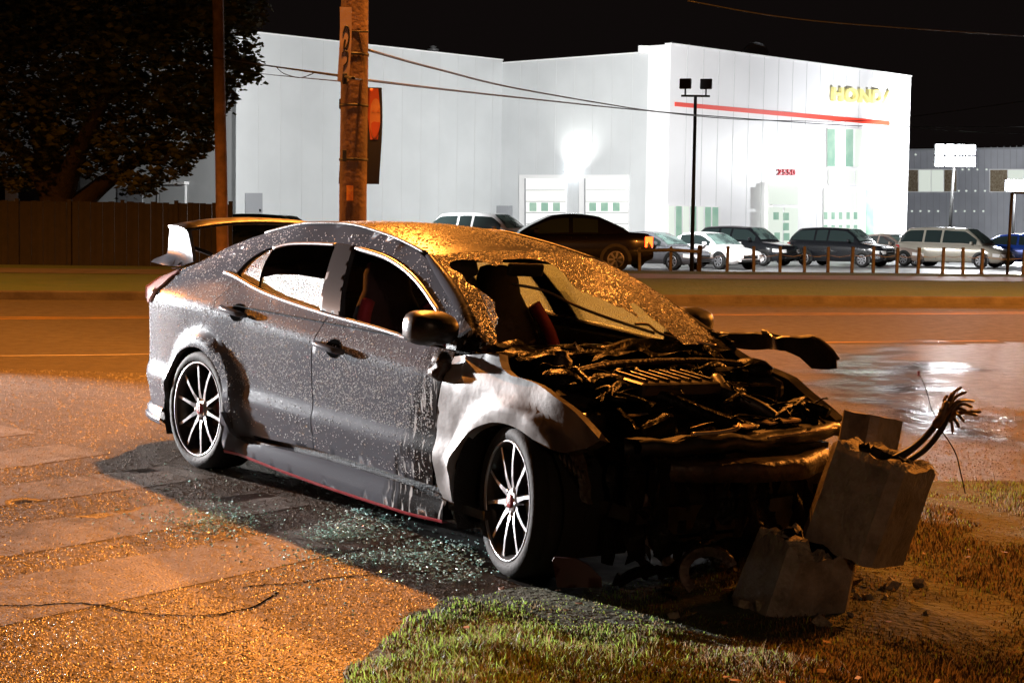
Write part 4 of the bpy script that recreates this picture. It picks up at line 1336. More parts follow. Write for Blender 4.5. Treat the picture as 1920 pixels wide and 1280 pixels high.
# small stones added to give the near pavement its wet sparkle: one mesh
GVN = 85000
rgp = np.random.default_rng(12)
gp_ = []
while len(gp_) < GVN:
    y = 5.0 + 9.5 * rgp.random() ** 1.6
    x = rgp.uniform(-.36 * y - .2, min(.1, -.6 + (y - 5) * .3) if y < 9 else .36 * y)
    gp_.append((x, y, gz(x, y)))
gp_ = np.array(gp_)
r_g = rgp.uniform(.0022, .0062, GVN) * (.75 + .05 * gp_[:, 1])
a_g = rgp.uniform(0, 6.28, GVN)
GV = np.zeros((GVN, 5, 3))
for k in range(4):
    GV[:, k, 0] = gp_[:, 0] + np.cos(a_g + k * 1.571) * r_g * (1 + .4 * (k % 2)); GV[:, k, 1] = gp_[:, 1] + np.sin(a_g + k * 1.571) * r_g * (1 + .4 * (k % 2)); GV[:, k, 2] = gp_[:, 2] - .001
GV[:, 4, 0] = gp_[:, 0] + rgp.uniform(-.5, .5, GVN) * r_g; GV[:, 4, 1] = gp_[:, 1] + rgp.uniform(-.5, .5, GVN) * r_g; GV[:, 4, 2] = gp_[:, 2] + r_g * rgp.uniform(.25, .7, GVN) + .002
me = bpy.data.meshes.new('grit')
me.vertices.add(GVN * 5); me.vertices.foreach_set('co', GV.reshape(-1))
lp_ = ((np.arange(GVN) * 5)[:, None] + np.array([0, 1, 4, 1, 2, 4, 2, 3, 4, 3, 0, 4])[None]).reshape(-1).astype(np.int32)
me.loops.add(len(lp_)); me.loops.foreach_set('vertex_index', lp_)
me.polygons.add(GVN * 4); me.polygons.foreach_set('loop_start', (np.arange(GVN * 4) * 3).astype(np.int32))
M['grit1'] = pmat('wet_grit', (0.10, 0.09, 0.075), (0.22, 0.2, 0.17), 40, 0.22, 0.4, spec=0.7)
M['grit2'] = pmat('sparkle_grit', (0.38, 0.34, 0.29), (0.2, 0.18, 0.15), 40, 0.25, 0.4, spec=0.7)  # pale stones, the pavement's glints put into their colour
me.materials.append(M['grit1']); me.materials.append(M['grit2'])
me.polygons.foreach_set('material_index', np.repeat((rgp.random(GVN) < .3).astype(np.int32), 4))
me.update(calc_edges=True); me.validate()
go_ = bpy.data.objects.new('grit', me); COL.objects.link(go_)
tag(go_, 'small wet stones added all over the near pavement for its sparkle', 'grit', kind='stuff')

# ------------------------------------------------------------------ near grass verge
EDGE = [(-.62, 4.2), (-.60, 5.0), (-.56, 5.45), (-.46, 5.94), (-.32, 6.44), (-.20, 6.75), (.05, 6.98), (.35, 7.15), (.75, 7.5), (1.1, 8.1), (1.45, 9.0), (1.85, 9.8), (2.46, 10.45), (2.9, 10.75), (3.6, 11.0), (5.5, 11.6), (9, 12.6), (16, 14.8), (16, 4.0)]
VP = cv(EDGE[:-1], 7)
VP = [(x + .05 * noise.noise(Vector((x * 5, y * 5, 1))), y + .05 * noise.noise(Vector((x * 5, y * 5, 8)))) for x, y in VP] + [EDGE[-1]]
def vz(x, y):
    d = segd(x, y, VP)
    return gz(x, y) + .008 + .022 * sstep(0, .6, d) + .022 * noise.noise(Vector((x * 1.7, y * 1.7, 2))) * sstep(0, .4, d)
mb = MB()
panel(mb, VP, lambda x, y: (x, y, vz(x, y)), (0, 0, -.15), .16)
tag(mb.build('grass_verge', M['soil'], None, False), 'muddy grass verge in the foreground', kind='structure')
# blades: one mesh, built in numpy
def blades(name, pts, hmin, hmax, wid, mats, sd, lean=.6, brown_share=None):
    rg = np.random.default_rng(sd)
    pts = np.array(pts)
    n = len(pts)
    h = rg.uniform(hmin, hmax, n) * pts[:, 3]
    a = rg.uniform(0, 2 * np.pi, n)
    ln = rg.uniform(.1, lean, n) * h * 1.2
    b = rg.uniform(0, 2 * np.pi, n)
    wx, wy = np.cos(a) * wid, np.sin(a) * wid
    lx, ly = np.cos(b) * ln, np.sin(b) * ln
    V = np.zeros((n, 5, 3))
    base = pts[:, :3]
    V[:, 0] = base + np.stack([-wx, -wy, 0 * wx - .01], 1)
    V[:, 1] = base + np.stack([wx, wy, 0 * wx - .01], 1)
    V[:, 2] = base + np.stack([wx * .7 + lx * .35, wy * .7 + ly * .35, h * .6], 1)
    V[:, 3] = base + np.stack([-wx * .7 + lx * .35, -wy * .7 + ly * .35, h * .6], 1)
    V[:, 4] = base + np.stack([lx, ly, h * .95], 1)
    me = bpy.data.meshes.new(name)
    me.vertices.add(n * 5)
    me.vertices.foreach_set('co', V.reshape(-1))
    i0 = (np.arange(n) * 5)[:, None]
    loops = (i0 + np.array([0, 1, 2, 3, 3, 2, 4])[None]).reshape(-1)
    me.loops.add(n * 7)
    me.loops.foreach_set('vertex_index', loops.astype(np.int32))
    me.polygons.add(n * 2)
    st = (np.arange(n) * 7)[:, None] + np.array([0, 4])[None]
    me.polygons.foreach_set('loop_start', st.reshape(-1).astype(np.int32))
    try:
        me.polygons.foreach_set('loop_total', np.tile([4, 3], n).astype(np.int32))
    except Exception:
        pass
    for m in mats: me.materials.append(m)
    mi = rg.integers(0, len(mats), n)
    if brown_share is not None:
        mi = np.where(rg.random(n) < brown_share(pts), rg.integers(3, 5, n), mi)  # brown blades take over towards the right side
    mi = np.repeat(mi, 2)
    me.polygons.foreach_set('material_index', mi.astype(np.int32))
    me.update(calc_edges=True)
    me.validate()
    o = bpy.data.objects.new(name, me)
    COL.objects.link(o)
    return o
M['g1'] = pmat('grass_green', (0.12, 0.22, 0.035), (0.19, 0.26, 0.06), 2, 0.5, spec=0.3)
M['g2'] = pmat('grass_dull', (0.13, 0.125, 0.045), (0.16, 0.13, 0.06), 2, 0.5, spec=0.3)
M['g3'] = pmat('grass_dry', (0.20, 0.14, 0.08), (0.15, 0.10, 0.05), 2, 0.5, spec=0.3)
M['g4'] = pmat('grass_dead', (0.10, 0.06, 0.03), (0.07, 0.04, 0.02), 2, 0.6, spec=0.2)
for k_ in ('g1', 'g2', 'g3'):
    b_, nt_ = N(M[k_])
    tl_ = nt_.nodes.new('ShaderNodeBsdfTranslucent')
    tl_.inputs[0].default_value = {'g1': (.30, .46, .08, 1), 'g2': (.26, .25, .09, 1), 'g3': (.3, .22, .12, 1)}[k_]
    ms_ = nt_.nodes.new('ShaderNodeMixShader'); ms_.inputs[0].default_value = .5
    nt_.links.new(b_.outputs[0], ms_.inputs[1]); nt_.links.new(tl_.outputs[0], ms_.inputs[2])
    nt_.links.new(ms_.outputs[0], nt_.nodes['Material Output'].inputs[0])
rg = random.Random(5)
P = []
while len(P) < 150000:
    y = 4.9 + (11.9 - 4.9) * rg.random() ** 1.7
    x = rg.uniform(-.62, y * .33 + .6)
    if not inpoly(x, y, VP): continue
    d = segd(x, y, VP)
    nz = noise.noise(Vector((x * 2.1, y * 2.1, 7))) + .5 * noise.noise(Vector((x * 6, y * 6, 3)))
    if d < .12 and rg.random() < .75 - d * 3: continue
    if nz < -.3 and rg.random() < .7: continue
    if x > 1.2 and rg.random() < .45: continue
    # flattened and burnt under the nose of the car
    q = math.hypot((x - .9) / 1.3, (y - 7.1) / .75)
    if q < 1 and rg.random() < .75: continue
    P.append((x, y, vz(x, y), (.5 + .75 * max(-.5, nz)) * (1.9 if rg.random() < .03 else 1) * (.55 if q < 1.25 else 1)))
tag(blades('grass', P, 0.02, .055, .0026, [M['g1'], M['g1'], M['g2'], M['g3'], M['g4']], 3, brown_share=lambda p: np.clip((p[:, 0] - .35) / .9, 0, .9) * np.clip((10.4 - p[:, 1]) / 1.0, .15, 1)), 'wet patchy grass of the verge', 'grass', kind='stuff')
# fallen leaves on the verge
lf_ = MB()
for i in range(60):
    y = rg.uniform(5.2, 9.5); x = rg.uniform(-.3, y * .3)
    if not inpoly(x, y, VP): continue
    c = Vector((x, y, vz(x, y) + .03 + .02 * rg.random()))
    r = Matrix.Rotation(rg.uniform(0, 6), 3, 'Z') @ Matrix.Rotation(rg.uniform(-.5, .5), 3, 'X')
    s = rg.uniform(.012, .028)
    lf_.add([c + r @ Vector(p) * s for p in ((-1, 0, 0), (-.3, -.6, .1), (.5, -.5, 0), (1.1, 0, .15), (.5, .5, 0), (-.3, .6, .1))], [(0, 1, 2, 3, 4, 5)])
M['dead_leaf'] = pmat('dead_leaf', (0.28, 0.12, 0.04), (0.15, 0.07, 0.03), 30, 0.6)
tag(lf_.build('fallen_leaves', M['dead_leaf'], None), 'small brown leaves scattered over the grass', 'leaves', kind='stuff')

# ------------------------------------------------------------------ broken safety glass on the pavement
M['shard'] = pmat('safety_glass_shard', (0.45, 0.95, 0.86), (0.95, 1.0, 0.98), 60, 0.15, spec=1.0)
sh = MB()
rs_ = random.Random(9)
CL = [((430, 975), 46, 17, 300), ((395, 990), 70, 14, 160), ((345, 975), 60, 18, 110), ((640, 1003), 36, 8, 430), ((665, 980), 40, 13, 240), ((720, 985), 45, 14, 90), ((680, 962), 8, 4, 50),
      ((700, 1048), 62, 7, 190), ((800, 1050), 60, 12, 260), ((840, 1030), 45, 8, 130), ((860, 1060), 30, 12, 80), ((770, 1025), 60, 14, 120), ((810, 1085), 40, 9, 60), ((560, 1040), 90, 22, 110), ((300, 960), 60, 30, 60), ((480, 905), 120, 30, 60),
      ((880, 1075), 40, 12, 120), ((620, 1100), 120, 40, 60)]
for (cx, cy), sx, sy, n in CL:
    for i in range(n):
        p = grg(rs_.gauss(cx, sx), rs_.gauss(cy, sy))
        w = Vector((p.x, p.y, gz(p.x, p.y) + .006 + .010 * rs_.random() * (1 if n < 200 else 1.6)))
        r = Matrix.Rotation(rs_.uniform(0, 6), 3, 'Z') @ Matrix.Rotation(rs_.uniform(-.9, .9), 3, 'X')
        s = rs_.uniform(.0024, .0055)
        sh.box(w, (s * 2.4, s * 1.8, s * .8), r)
tag(sh.build('glass_shards', M['shard'], None), 'greenish crumbs of broken car glass scattered on the pavement', 'broken glass', kind='stuff')

# ================================================================== BROKEN CONCRETE POST
def chamfered(w, d, ch):
    a, b = w / 2, d / 2
    return [(-a + ch, -b), (a - ch, -b), (a, -b + ch), (a, b - ch), (a - ch, b), (-a + ch, b), (-a, b - ch), (-a, -b + ch)]
def conc_block(name, loc, rot, w, d, h, ch, label, jag=(0.0, .03), parent=None, hollow=True, taper=1.0):
    """post piece: chamfered square tube, broken rough at one or both ends"""
    o = empty(name, loc, 0, label, 'concrete block')
    o.rotation_euler = rot
    rings = []
    prof = chamfered(w, d, ch)
    fine = dense(prof, .03)
    nz = 9
    mb = MB()
    for i in range(nz + 1):
        t = i / nz
        sc = 1 + (taper - 1) * t
        row = []
        for k, (x, y) in enumerate(fine):
            z = h * t
            if i == 0: z += jag[0] * (.6 + noise.noise(Vector((x * 14, y * 14, 1))))
            if i == nz: z += jag[1] * noise.noise(Vector((x * 14, y * 14, 5)))
            e = .012 * noise.noise(Vector((x * 22, y * 22, z * 22))) - .05 * max(0, noise.noise(Vector((x * 9, y * 9, z * 9 + w * 30))) - .32)
            row.append((x * sc * (1 + e), y * sc * (1 + e), z))
        rings.append(row)
    mb.grid(rings, smooth=False, closed=True)
    sh_ = mb.build('shell', M['concrete'], o)
    for end, zz, jg, sd in ((0, 0, jag[0], 1), (1, h, jag[1], 5)):
        cb = MB()
        sc = 1 + (taper - 1) * end
        inner = [(x * .55 * sc, y * .55 * sc) for x, y in fine] if hollow else None
        def f(x, y, zz=zz, jg=jg, sd=sd, end=end, sc=sc):
            n = noise.noise(Vector((x / sc * 14, y / sc * 14, sd)))
            edge = segd(x, y, [(a * sc, b * sc) for a, b in prof])
            z = zz + (jg * (.6 + n) if end == 0 else jg * n)
            return (x, y, z + (.03 * noise.noise(Vector((x * 40, y * 40, sd))) * min(1, edge / .03) if jg > .01 else 0))
        panel(cb, [(x * sc, y * sc) for x, y in fine], f, None, .03, [inner] if hollow else [])
        cb.build('broken_face', M['concrete_broken'], o, False)
        if hollow:
            ho = MB()
            dpt = .14 if end == 0 else -.16
            ho.grid([[(x * .55 * sc, y * .55 * sc, zz - .005 + 0) for x, y in fine], [(x * .55 * sc, y * .55 * sc, zz + dpt) for x, y in fine]], smooth=False, closed=True)
            ho.prism([(x * .56 * sc, y * .56 * sc, zz + dpt) for x, y in fine], (0, 0, dpt * .05))
            ho.build('hollow_core', M['char_panel'], o)
    return o
b1 = conc_block('concrete_block', at(1596, 1036, 6.95), (R(6), R(16), R(47)), .345, .345, .43, .042, 'large tilted concrete post chunk with cut corners and cables coming out of its top', (.02, .035))
b1.rotation_mode = 'ZYX'
b2 = conc_block('concrete_block', at(1618, 880, 7.35), (R(-4), R(10), R(40)), .22, .20, .24, .03, 'small concrete chunk behind the top edge of the large tilted one', (.01, .008), hollow=False)
b2.rotation_mode = 'ZYX'
b3 = conc_block('concrete_block', at(1476, 1150, 6.92), (R(4), R(14), R(24)), .40, .36, .30, .05, 'low concrete stump in the grass with rough broken top, below the large tilted chunk', (.0, .085), taper=.86)
b3.rotation_mode = 'ZYX'
# cables torn out of the post
cb = empty('cable_bundle', at(1690, 852, 6.98), 0, 'torn black cables sticking out of the tilted concrete post with frayed copper ends', 'cables')
def loc(px, py, Y): return at(px, py, Y) - cb.location
M['copper'] = pmat('frayed_sheath', (0.22, 0.12, 0.05), (0.06, 0.035, 0.02), 25, 0.4, bump=0.004, bscale=60)
for (a, m_, b, e), r in ((((1672, 868), (1722, 832), (1762, 786), (1775, 762)), .013), (((1688, 872), (1735, 842), (1768, 800), (1782, 764)), .012), (((1665, 862), (1712, 838), (1752, 800), (1768, 768)), .010)):
    MB().tube(catmull([loc(*a, 7.0), loc(*m_, 6.98), loc(*b, 6.96), loc(*e, 6.95)], 6), r, 8).build('cable', M['cable'], cb)
rq = random.Random(4)
fr = MB()
for ex, ey in ((1802, 726), (1812, 734), (1790, 735), (1826, 752), (1838, 772), (1832, 778), (1822, 762), (1808, 790), (1798, 800), (1786, 812), (1812, 770), (1776, 742), (1764, 770)):
    mx_, my_ = (1772 + ex) / 2 + rq.uniform(-5, 5), (768 + ey) / 2 + rq.uniform(-8, 4)
    fr.tube(catmull([loc(1768, 785, 6.95), loc(mx_, my_, 6.95 + rq.uniform(-.05, .05)), loc(ex, ey, 6.95 + rq.uniform(-.12, .12))], 5), [.009] * 6 + [.0065] * 4 + [.005], 6)
fr.tube(catmull([loc(1752, 800, 6.94), loc(1766, 780, 6.93), loc(1776, 752, 6.93)], 5), [.012, .018, .021, .02, .019, .018, .017, .016, .014, .013, .010], 8)
fr.build('frayed_end', M['copper'], cb)
MB().tube(catmull([loc(1762, 790, 6.96), loc(1747, 768, 6.98), loc(1738, 735, 7.0), loc(1729, 712, 7.0), loc(1722, 700, 7.0)], 5), .0022, 5).build('thin_wire', M['cable'], cb)
MB().tube(catmull([loc(1758, 800, 6.95), loc(1776, 822, 6.95), loc(1792, 850, 6.93), loc(1800, 880, 6.9), loc(1810, 925, 6.88)], 5), .0026, 5).build('thin_wire', M['cable'], cb)
MB().box(loc(1722, 700, 7.0), (.008, .008, .02)).build('wire_clip', M['red_part'], cb)
# pieces torn off the car lying under its nose
M['red_panel'] = pmat('dark_red_panel', (0.035, 0.007, 0.007), (0.018, 0.005, 0.005), 6, 0.45, spec=0.2)
dp = MB()
P0 = [(1036, 1055), (1040, 1048), (1080, 1050), (1105, 1062), (1128, 1085), (1130, 1102), (1045, 1102)]
Pw = [at(x, y, 6.75) for x, y in P0]
panel(dp, [(p.x, p.z) for p in Pw], lambda x, z: (x, 6.75 + .3 * (x - .25) ** 2 + .25 * (z + .05), z), (0, .02, 0), .03)
tag(dp.build('debris', M['red_panel'], None), 'dark red torn body panel lying in the grass next to the front wheel', 'car part')
dq = MB()
rows = []
for i in range(14):
    a = i / 13 * 3.6 + .4
    c = at(1330, 1075, 6.72)
    q = c + Vector((.10 * math.cos(a), .05 * math.sin(a * .7), .085 * math.sin(a)))
    rows.append([tuple(q + Vector((dx * math.cos(a), dy, dx * math.sin(a)))) for dx, dy in ((-.02, -.02), (.018, -.02), (.022, .02), (-.015, .022))])
dq.grid(rows, closed=True, smooth=False)
tag(dq.build('debris', M['burnt_rust'], None), 'curled piece of torn plastic duct lying between the car nose and the concrete stump', 'car part')
dr = MB()
crumple(dr, at(1240, 1020, 6.95), at(1400, 1000, 7.0), (.02, .10, .04), .05, 77, 16, 4, .02)
crumple(dr, at(1150, 1070, 6.9), at(1300, 1060, 6.9), (.02, .10, .03), .04, 79, 16, 4, .02)
crumple(dr, at(1180, 1010, 7.0), at(1220, 1060, 6.9), (.02, .08, .03), .04, 80, 12, 4, .02)
tag(dr.build('debris', M['burnt'], None), 'crumpled black remains of the front bumper on the ground under the nose', 'car part')

# rubble of the post
rbm = MB()
for i in range(46):
    p = grg(rq.gauss(1500, 95), rq.gauss(1128, 26))
    s_ = rq.uniform(.008, .034)
    r_ = Matrix.Rotation(rq.uniform(0, 6), 3, 'Z') @ Matrix.Rotation(rq.uniform(-1, 1), 3, 'X')
    vs = [Vector((a, b, c)) * s_ * rq.uniform(.6, 1.2) for a in (-1, 1) for b in (-1, 1) for c in (-.7, .7)]
    rbm.add([Vector((p.x, p.y, vz(p.x, p.y) + s_ * .5)) + r_ @ v for v in vs], [(0, 1, 3, 2), (4, 6, 7, 5), (0, 4, 5, 1), (2, 3, 7, 6), (0, 2, 6, 4), (1, 5, 7, 3)])
tag(rbm.build('rubble', M['concrete_broken']), 'small concrete crumbs scattered in the grass round the broken stump', 'rubble', kind='stuff')
# ================================================================== UTILITY POLES, SIGNS, WIRES
def pole(name, px, Y, zb, zt, r0, r1, label, lean=0.0):
    p = at(px, 640, Y)
    o = empty(name, (p.x, Y, zb), 0, label, 'utility pole', 'wooden utility poles')
    mb = MB()
    n = 24
    mb.tube([(lean * i / n + .006 * noise.noise(Vector((i * .4, 1, 0))), 0, (zt - zb) * i / n) for i in range(n + 1)], [r0 + (r1 - r0) * i / n for i in range(n + 1)], 16)
    mb.build('shaft', M['wood_pole'], o)
    return o
p1 = pole('utility_pole', 660, 16, -.05, 10.2, .13, .12, 'thick wooden utility pole with posters right behind the wrecked car')
hw = MB()
for z in (3.02, 2.55, 2.05):
    hw.lathe([(.1315, z - .012), (.136, z - .012), (.136, z + .012), (.1315, z + .012)], n=20)
hw.tube([(-.05, -.13, 3.22), (.14, -.12, 3.22)], .008, 6)
hw.build('strap', M['dark_metal'], p1)
# street lamp arm and head on this pole, above the picture
arm = MB().tube(catmull([(.0, 0, 8.55), (.3, .2, 8.85), (.55, .4, 8.95)], 5), .03, 8)
arm.build('lamp_arm', M['galv'], p1)
hd = MB()
blob(hd, [ring((.55 + .13 * t, .42 + .1 * t, 8.93 - .0 * t), .001 + .11 * math.sin(math.pi * (t * .9 + .08)), .10 * math.sin(math.pi * (t * .9 + .08)), 12, 2.4) for t in (0, .1, .3)] if False else
     [ring((.68, .5, z), hx, hy, 14, 2.6) for z, hx, hy in ((8.86, .26, .12), (8.90, .28, .14), (8.97, .24, .11), (9.02, .12, .06))])
hd.build('lamp_head', M['galv'], p1)
p2 = pole('utility_pole', 418, 43, -.1, 11.5, .155, .13, 'thinner wooden utility pole standing in front of the tree', -.25)
# posters on the near pole
M['poster_dark'] = pmat('poster_black', (0.012, 0.011, 0.011), rough=0.5)
M['poster_skin'] = pmat('poster_print_skin', (0.62, 0.30, 0.13), (0.42, 0.17, 0.07), 6, 0.5)
M['poster_red'] = pmat('poster_print_red', (0.5, 0.10, 0.03), (0.42, 0.08, 0.03), 5, 0.5)
M['poster_pale'] = pmat('poster_pale', (0.36, 0.27, 0.25), (0.22, 0.15, 0.13), 4, 0.6)
M['tagplate'] = pmat('reflective_tag', (0.9, 0.42, 0.04), (0.75, 0.2, 0.03), 30, 0.4)
def bentboard(name, label, xs, z0, z1, Y, mat, thick=.006, wob=.012):
    o = empty(name, ((xs[0] + xs[1]) / 2, Y, (z0 + z1) / 2), 0, label, 'poster')
    mb = MB()
    nx, nz = 10, 14
    def f(i, k, dy):
        x = xs[0] + (xs[1] - xs[0]) * i / nx - o.location.x
        z = z0 + (z1 - z0) * k / nz - o.location.z
        return (x + .014 * math.sin(z * 4.0 + 1), dy + wob * math.sin(z * 5) + .35 * (x * x), z)
    mb.grid([[f(i, k, 0) for i in range(nx + 1)] for k in range(nz + 1)])
    mb.grid([[f(i, k, thick) for i in range(nx + 1)] for k in range(nz + 1)])
    mb.build('board', mat, o, False)
    return o, f
zt, zb_ = at(690, 163, 16.1).z, at(690, 345, 16.1).z
s1, f1 = bentboard('poster', 'tall dark poster with orange-lit portrait of a bearded man, right of the near pole', (at(637, 300, 16.15).x, at(713, 300, 16.15).x), zb_, zt, 16.16, M['poster_dark'])
def onb(f, o, xa, za, dy=-.004):
    x = xa - o.location.x; z = za - o.location.z
    return Vector((x + .014 * math.sin(z * 4.0 + 1), dy + .012 * math.sin(z * 5) + .35 * x * x, z))
def patch(name, pts, mat, o, dy):
    P = [at(a, b, 16.16) for a, b in pts]
    mb = MB()
    panel(mb, [(p.x, p.z) for p in P], lambda x, z: tuple(onb(None, o, x, z, dy)), None, .02)
    return mb.build(name, mat, o, False)
patch('print_top', [(684, 166), (708, 166), (709, 190), (710, 230), (706, 262), (692, 262), (688, 230), (684, 200)], M['poster_red'], s1, -.003)
patch('portrait', cv([(693, 196), (699, 186), (706, 186), (709.5, 196), (710, 215), (709, 232), (706, 250), (701, 260), (696, 256), (692, 240), (690.5, 218), (693, 196)], 3), M['poster_skin'], s1, -.006)
patch('portrait_beard', cv([(693, 232), (698, 228), (704, 229), (709, 230), (708, 244), (703, 257), (698, 257), (694, 246), (693, 232)], 3), M['poster_red'], s1, -.008)
for a in ((695, 208, 699), (704, 208, 708)):
    patch('portrait_eye', [(a[0], a[1]), (a[2], a[1] - .5), (a[2], a[1] + 1.2), (a[0], a[1] + 1.4)], M['poster_red'], s1, -.009)
zt, zb_ = at(645, 12, 15.8).z, at(645, 152, 15.8).z
s2, f2_ = bentboard('poster', 'faded pinkish poster at the left edge of the near utility pole, near the top', (at(634, 90, 15.84).x, at(656, 90, 15.84).x), zb_, zt, 15.845, M['poster_pale'])
def swirl(o, pts, r):
    MB().tube(catmull([onb(None, o, at(a, b, 15.845).x, at(a, b, 15.845).z, -.004) for a, b in pts], 5), r, 5).build('print', M['poster_dark'], o)
swirl(s2, [(641, 62), (645, 50), (650, 52), (652, 66), (650, 82), (645, 92), (643, 84), (645, 74)], .008)
swirl(s2, [(640, 100), (645, 96), (651, 100), (650, 116), (644, 124)], .006)
tp = MB()
pz = at(656, 362, 15.86)
tp.box(pz, (.062, .004, .14))
tp.box(pz + Vector((.022, -.003, 0)), (.012, .004, .13))
tag(tp.build('tag_plate', M['tagplate'], None), 'small orange reflective plate nailed to the near utility pole', 'plate')
tag(MB().box(at(647, 148, 15.84), (.045, .05, .10), None, .008).build('cable_box', M['dark_metal']), 'small dark cable box high on the near utility pole under the pink poster', 'cable box')
tag(MB().box(at(646, 292, 15.84), (.035, .03, .11), None, .006).build('cable_box', M['dark_metal']), 'small dark cable box halfway up the near utility pole beside the dark poster', 'cable box')
def wire(name, pts, r, label, mat='cable'):
    P = catmull([at(*p) for p in pts], 8)
    o = MB().tube(P, r, 5).build(name, M[mat], None)
    return tag(o, label, 'cable', 'overhead cables')
wire('overhead_cable', [(690, 94, 16), (820, 130, 20), (1000, 172, 27), (1260, 213, 40), (1440, 226, 52), (1660, 224, 60), (1920, 190, 62)], .013, 'upper overhead cable running right from the near utility pole past the red stripe')
wire('overhead_cable', [(400, 108, 43), (485, 121, 33), (640, 143, 16.2), (690, 151, 16.2), (960, 182, 25), (1260, 212, 40), (1560, 234, 54), (1700, 238, 60), (1925, 238, 64)], .013, 'lower overhead cable crossing both utility poles in front of the buildings')
wire('overhead_cable', [(415, 128, 43), (485, 138, 33), (640, 153, 16.2)], .006, 'thin overhead cable just below the lower one left of the near pole')
wire('overhead_cable', [(518, 126, 29), (532, 138, 28), (560, 146, 26), (580, 141, 24), (590, 136, 22)], .007, 'slack loop of cable hanging under the lower overhead cable')
wire('overhead_cable', [(1290, 2, 30), (1530, 40, 34), (1920, 68, 40)], .012, 'faint cable high in the dark sky at the top right')
wire('overhead_cable', [(1690, 238, 60), (1800, 246, 62), (1925, 252, 64)], .012, 'faint cable in front of the grey building roof at the right')

# ================================================================== TREE AND WOODEN FENCE
tree = empty('tree', (at(118, 500, 51).x, 51, -.1), 0, 'big dark leafy tree with forked trunk rising behind the wooden fence', 'tree')
T0 = tree.location
tk = MB()
def tw(px, py, Y=51): return at(px, py, Y) - T0
tk.tube(catmull([tw(122, 505), tw(119, 450), tw(118, 400), tw(112, 365), tw(100, 320), tw(80, 250), tw(60, 150)], 4), [.72, .60, .55, .53, .51, .50, .5, .49, .48, .47, .46, .45, .45, .49, .48, .46, .44, .43, .42, .4, .38, .35, .3, .25, .2], 14)
tk.v = [(v[0] * 1.0, v[1], v[2]) for v in tk.v]
tk.tube(catmull([tw(126, 420), tw(146, 388), tw(185, 352), tw(232, 318), tw(290, 270), tw(350, 210)], 4), [.50, .46, .42, .4, .37, .34, .31, .29, .27, .25, .23, .22, .2, .19, .18, .17, .15, .14, .12, .1, .08], 12)
tk.tube(catmull([tw(105, 390), tw(84, 340), tw(40, 290), tw(-40, 230)], 4), [.42, .4, .38, .36, .34, .32, .3, .28, .26, .24, .2, .18, .15], 12)
tk.tube(catmull([tw(118, 370), tw(140, 300, 50), tw(180, 220, 49), tw(220, 120, 49)], 4), [.36, .33, .31, .3, .28, .27, .25, .23, .2, .18, .16, .14, .12], 10)
tk.build('trunk', M['bark'], tree)
rt = random.Random(21)
OUT = [(-420, -300), (300, -300), (430, -120), (470, -20), (497, 30), (462, 62), (478, 96), (440, 100), (484, 122), (470, 150), (428, 160), (420, 195), (412, 215), (385, 250), (396, 268), (372, 292), (345, 300), (352, 322), (318, 330), (290, 345), (270, 362), (240, 352), (222, 330), (205, 310), (190, 300), (182, 312), (160, 322), (150, 300), (120, 270), (95, 300), (62, 338), (30, 348), (0, 338), (-60, 352), (-200, 350), (-420, 300)]
LV, LF_ = [], []
def leaf_at(c, s):
    r = Matrix.Rotation(rt.uniform(0, 6.28), 3, 'Z') @ Matrix.Rotation(rt.uniform(-1.3, 1.3), 3, 'X')
    b = len(LV)
    for p in ((-.1, 0, 0), (.35, .38, .05), (1, 0, -.12), (.35, -.38, .05)):
        LV.append(tuple(c + r @ (Vector(p) * s)))
    LF_.append((b, b + 1, b + 2, b + 3))
ncl = 0
while ncl < 850:
    x, y = rt.uniform(-420, 500), rt.uniform(-300, 365)
    if not inpoly(x, y, OUT): continue
    d = segd(x, y, OUT)
    if d > 190 and rt.random() < .2: pass
    half = 4.2 * min(1, (d + 8) / 150) ** .5
    Y = 51 + rt.uniform(-1, 1) * half
    c = at(x, y, Y) - T0
    rad = min(.9, .17 + d * 51 / 3200 * .8)
    nl = int(18 + 75 * min(1, rad / .7))
    for k in range(nl):
        v = Vector((rt.gauss(0, .5), rt.gauss(0, .5), rt.gauss(0, .38))) * rad
        leaf_at(c + v, rt.uniform(.15, .28))
    ncl += 1
for i, (x, y) in enumerate(OUT):
    x2, y2 = OUT[(i + 1) % len(OUT)]
    if y < -100: continue
    for k in range(10):
        t = k / 10
        px, py = x + (x2 - x) * t, y + (y2 - y) * t
        c = at(px + rt.gauss(-3, 7), py + rt.gauss(-4, 7), 51 + rt.uniform(-1.2, 1.2)) - T0
        for j in range(9):
            leaf_at(c + Vector((rt.gauss(0, .12), rt.gauss(0, .2), rt.gauss(0, .10))), rt.uniform(.12, .24))
me = bpy.data.meshes.new('crown'); me.from_pydata(LV, [], LF_); me.materials.append(M['leaf'])
cr = bpy.data.objects.new('crown', me); COL.objects.link(cr); cr.parent = tree

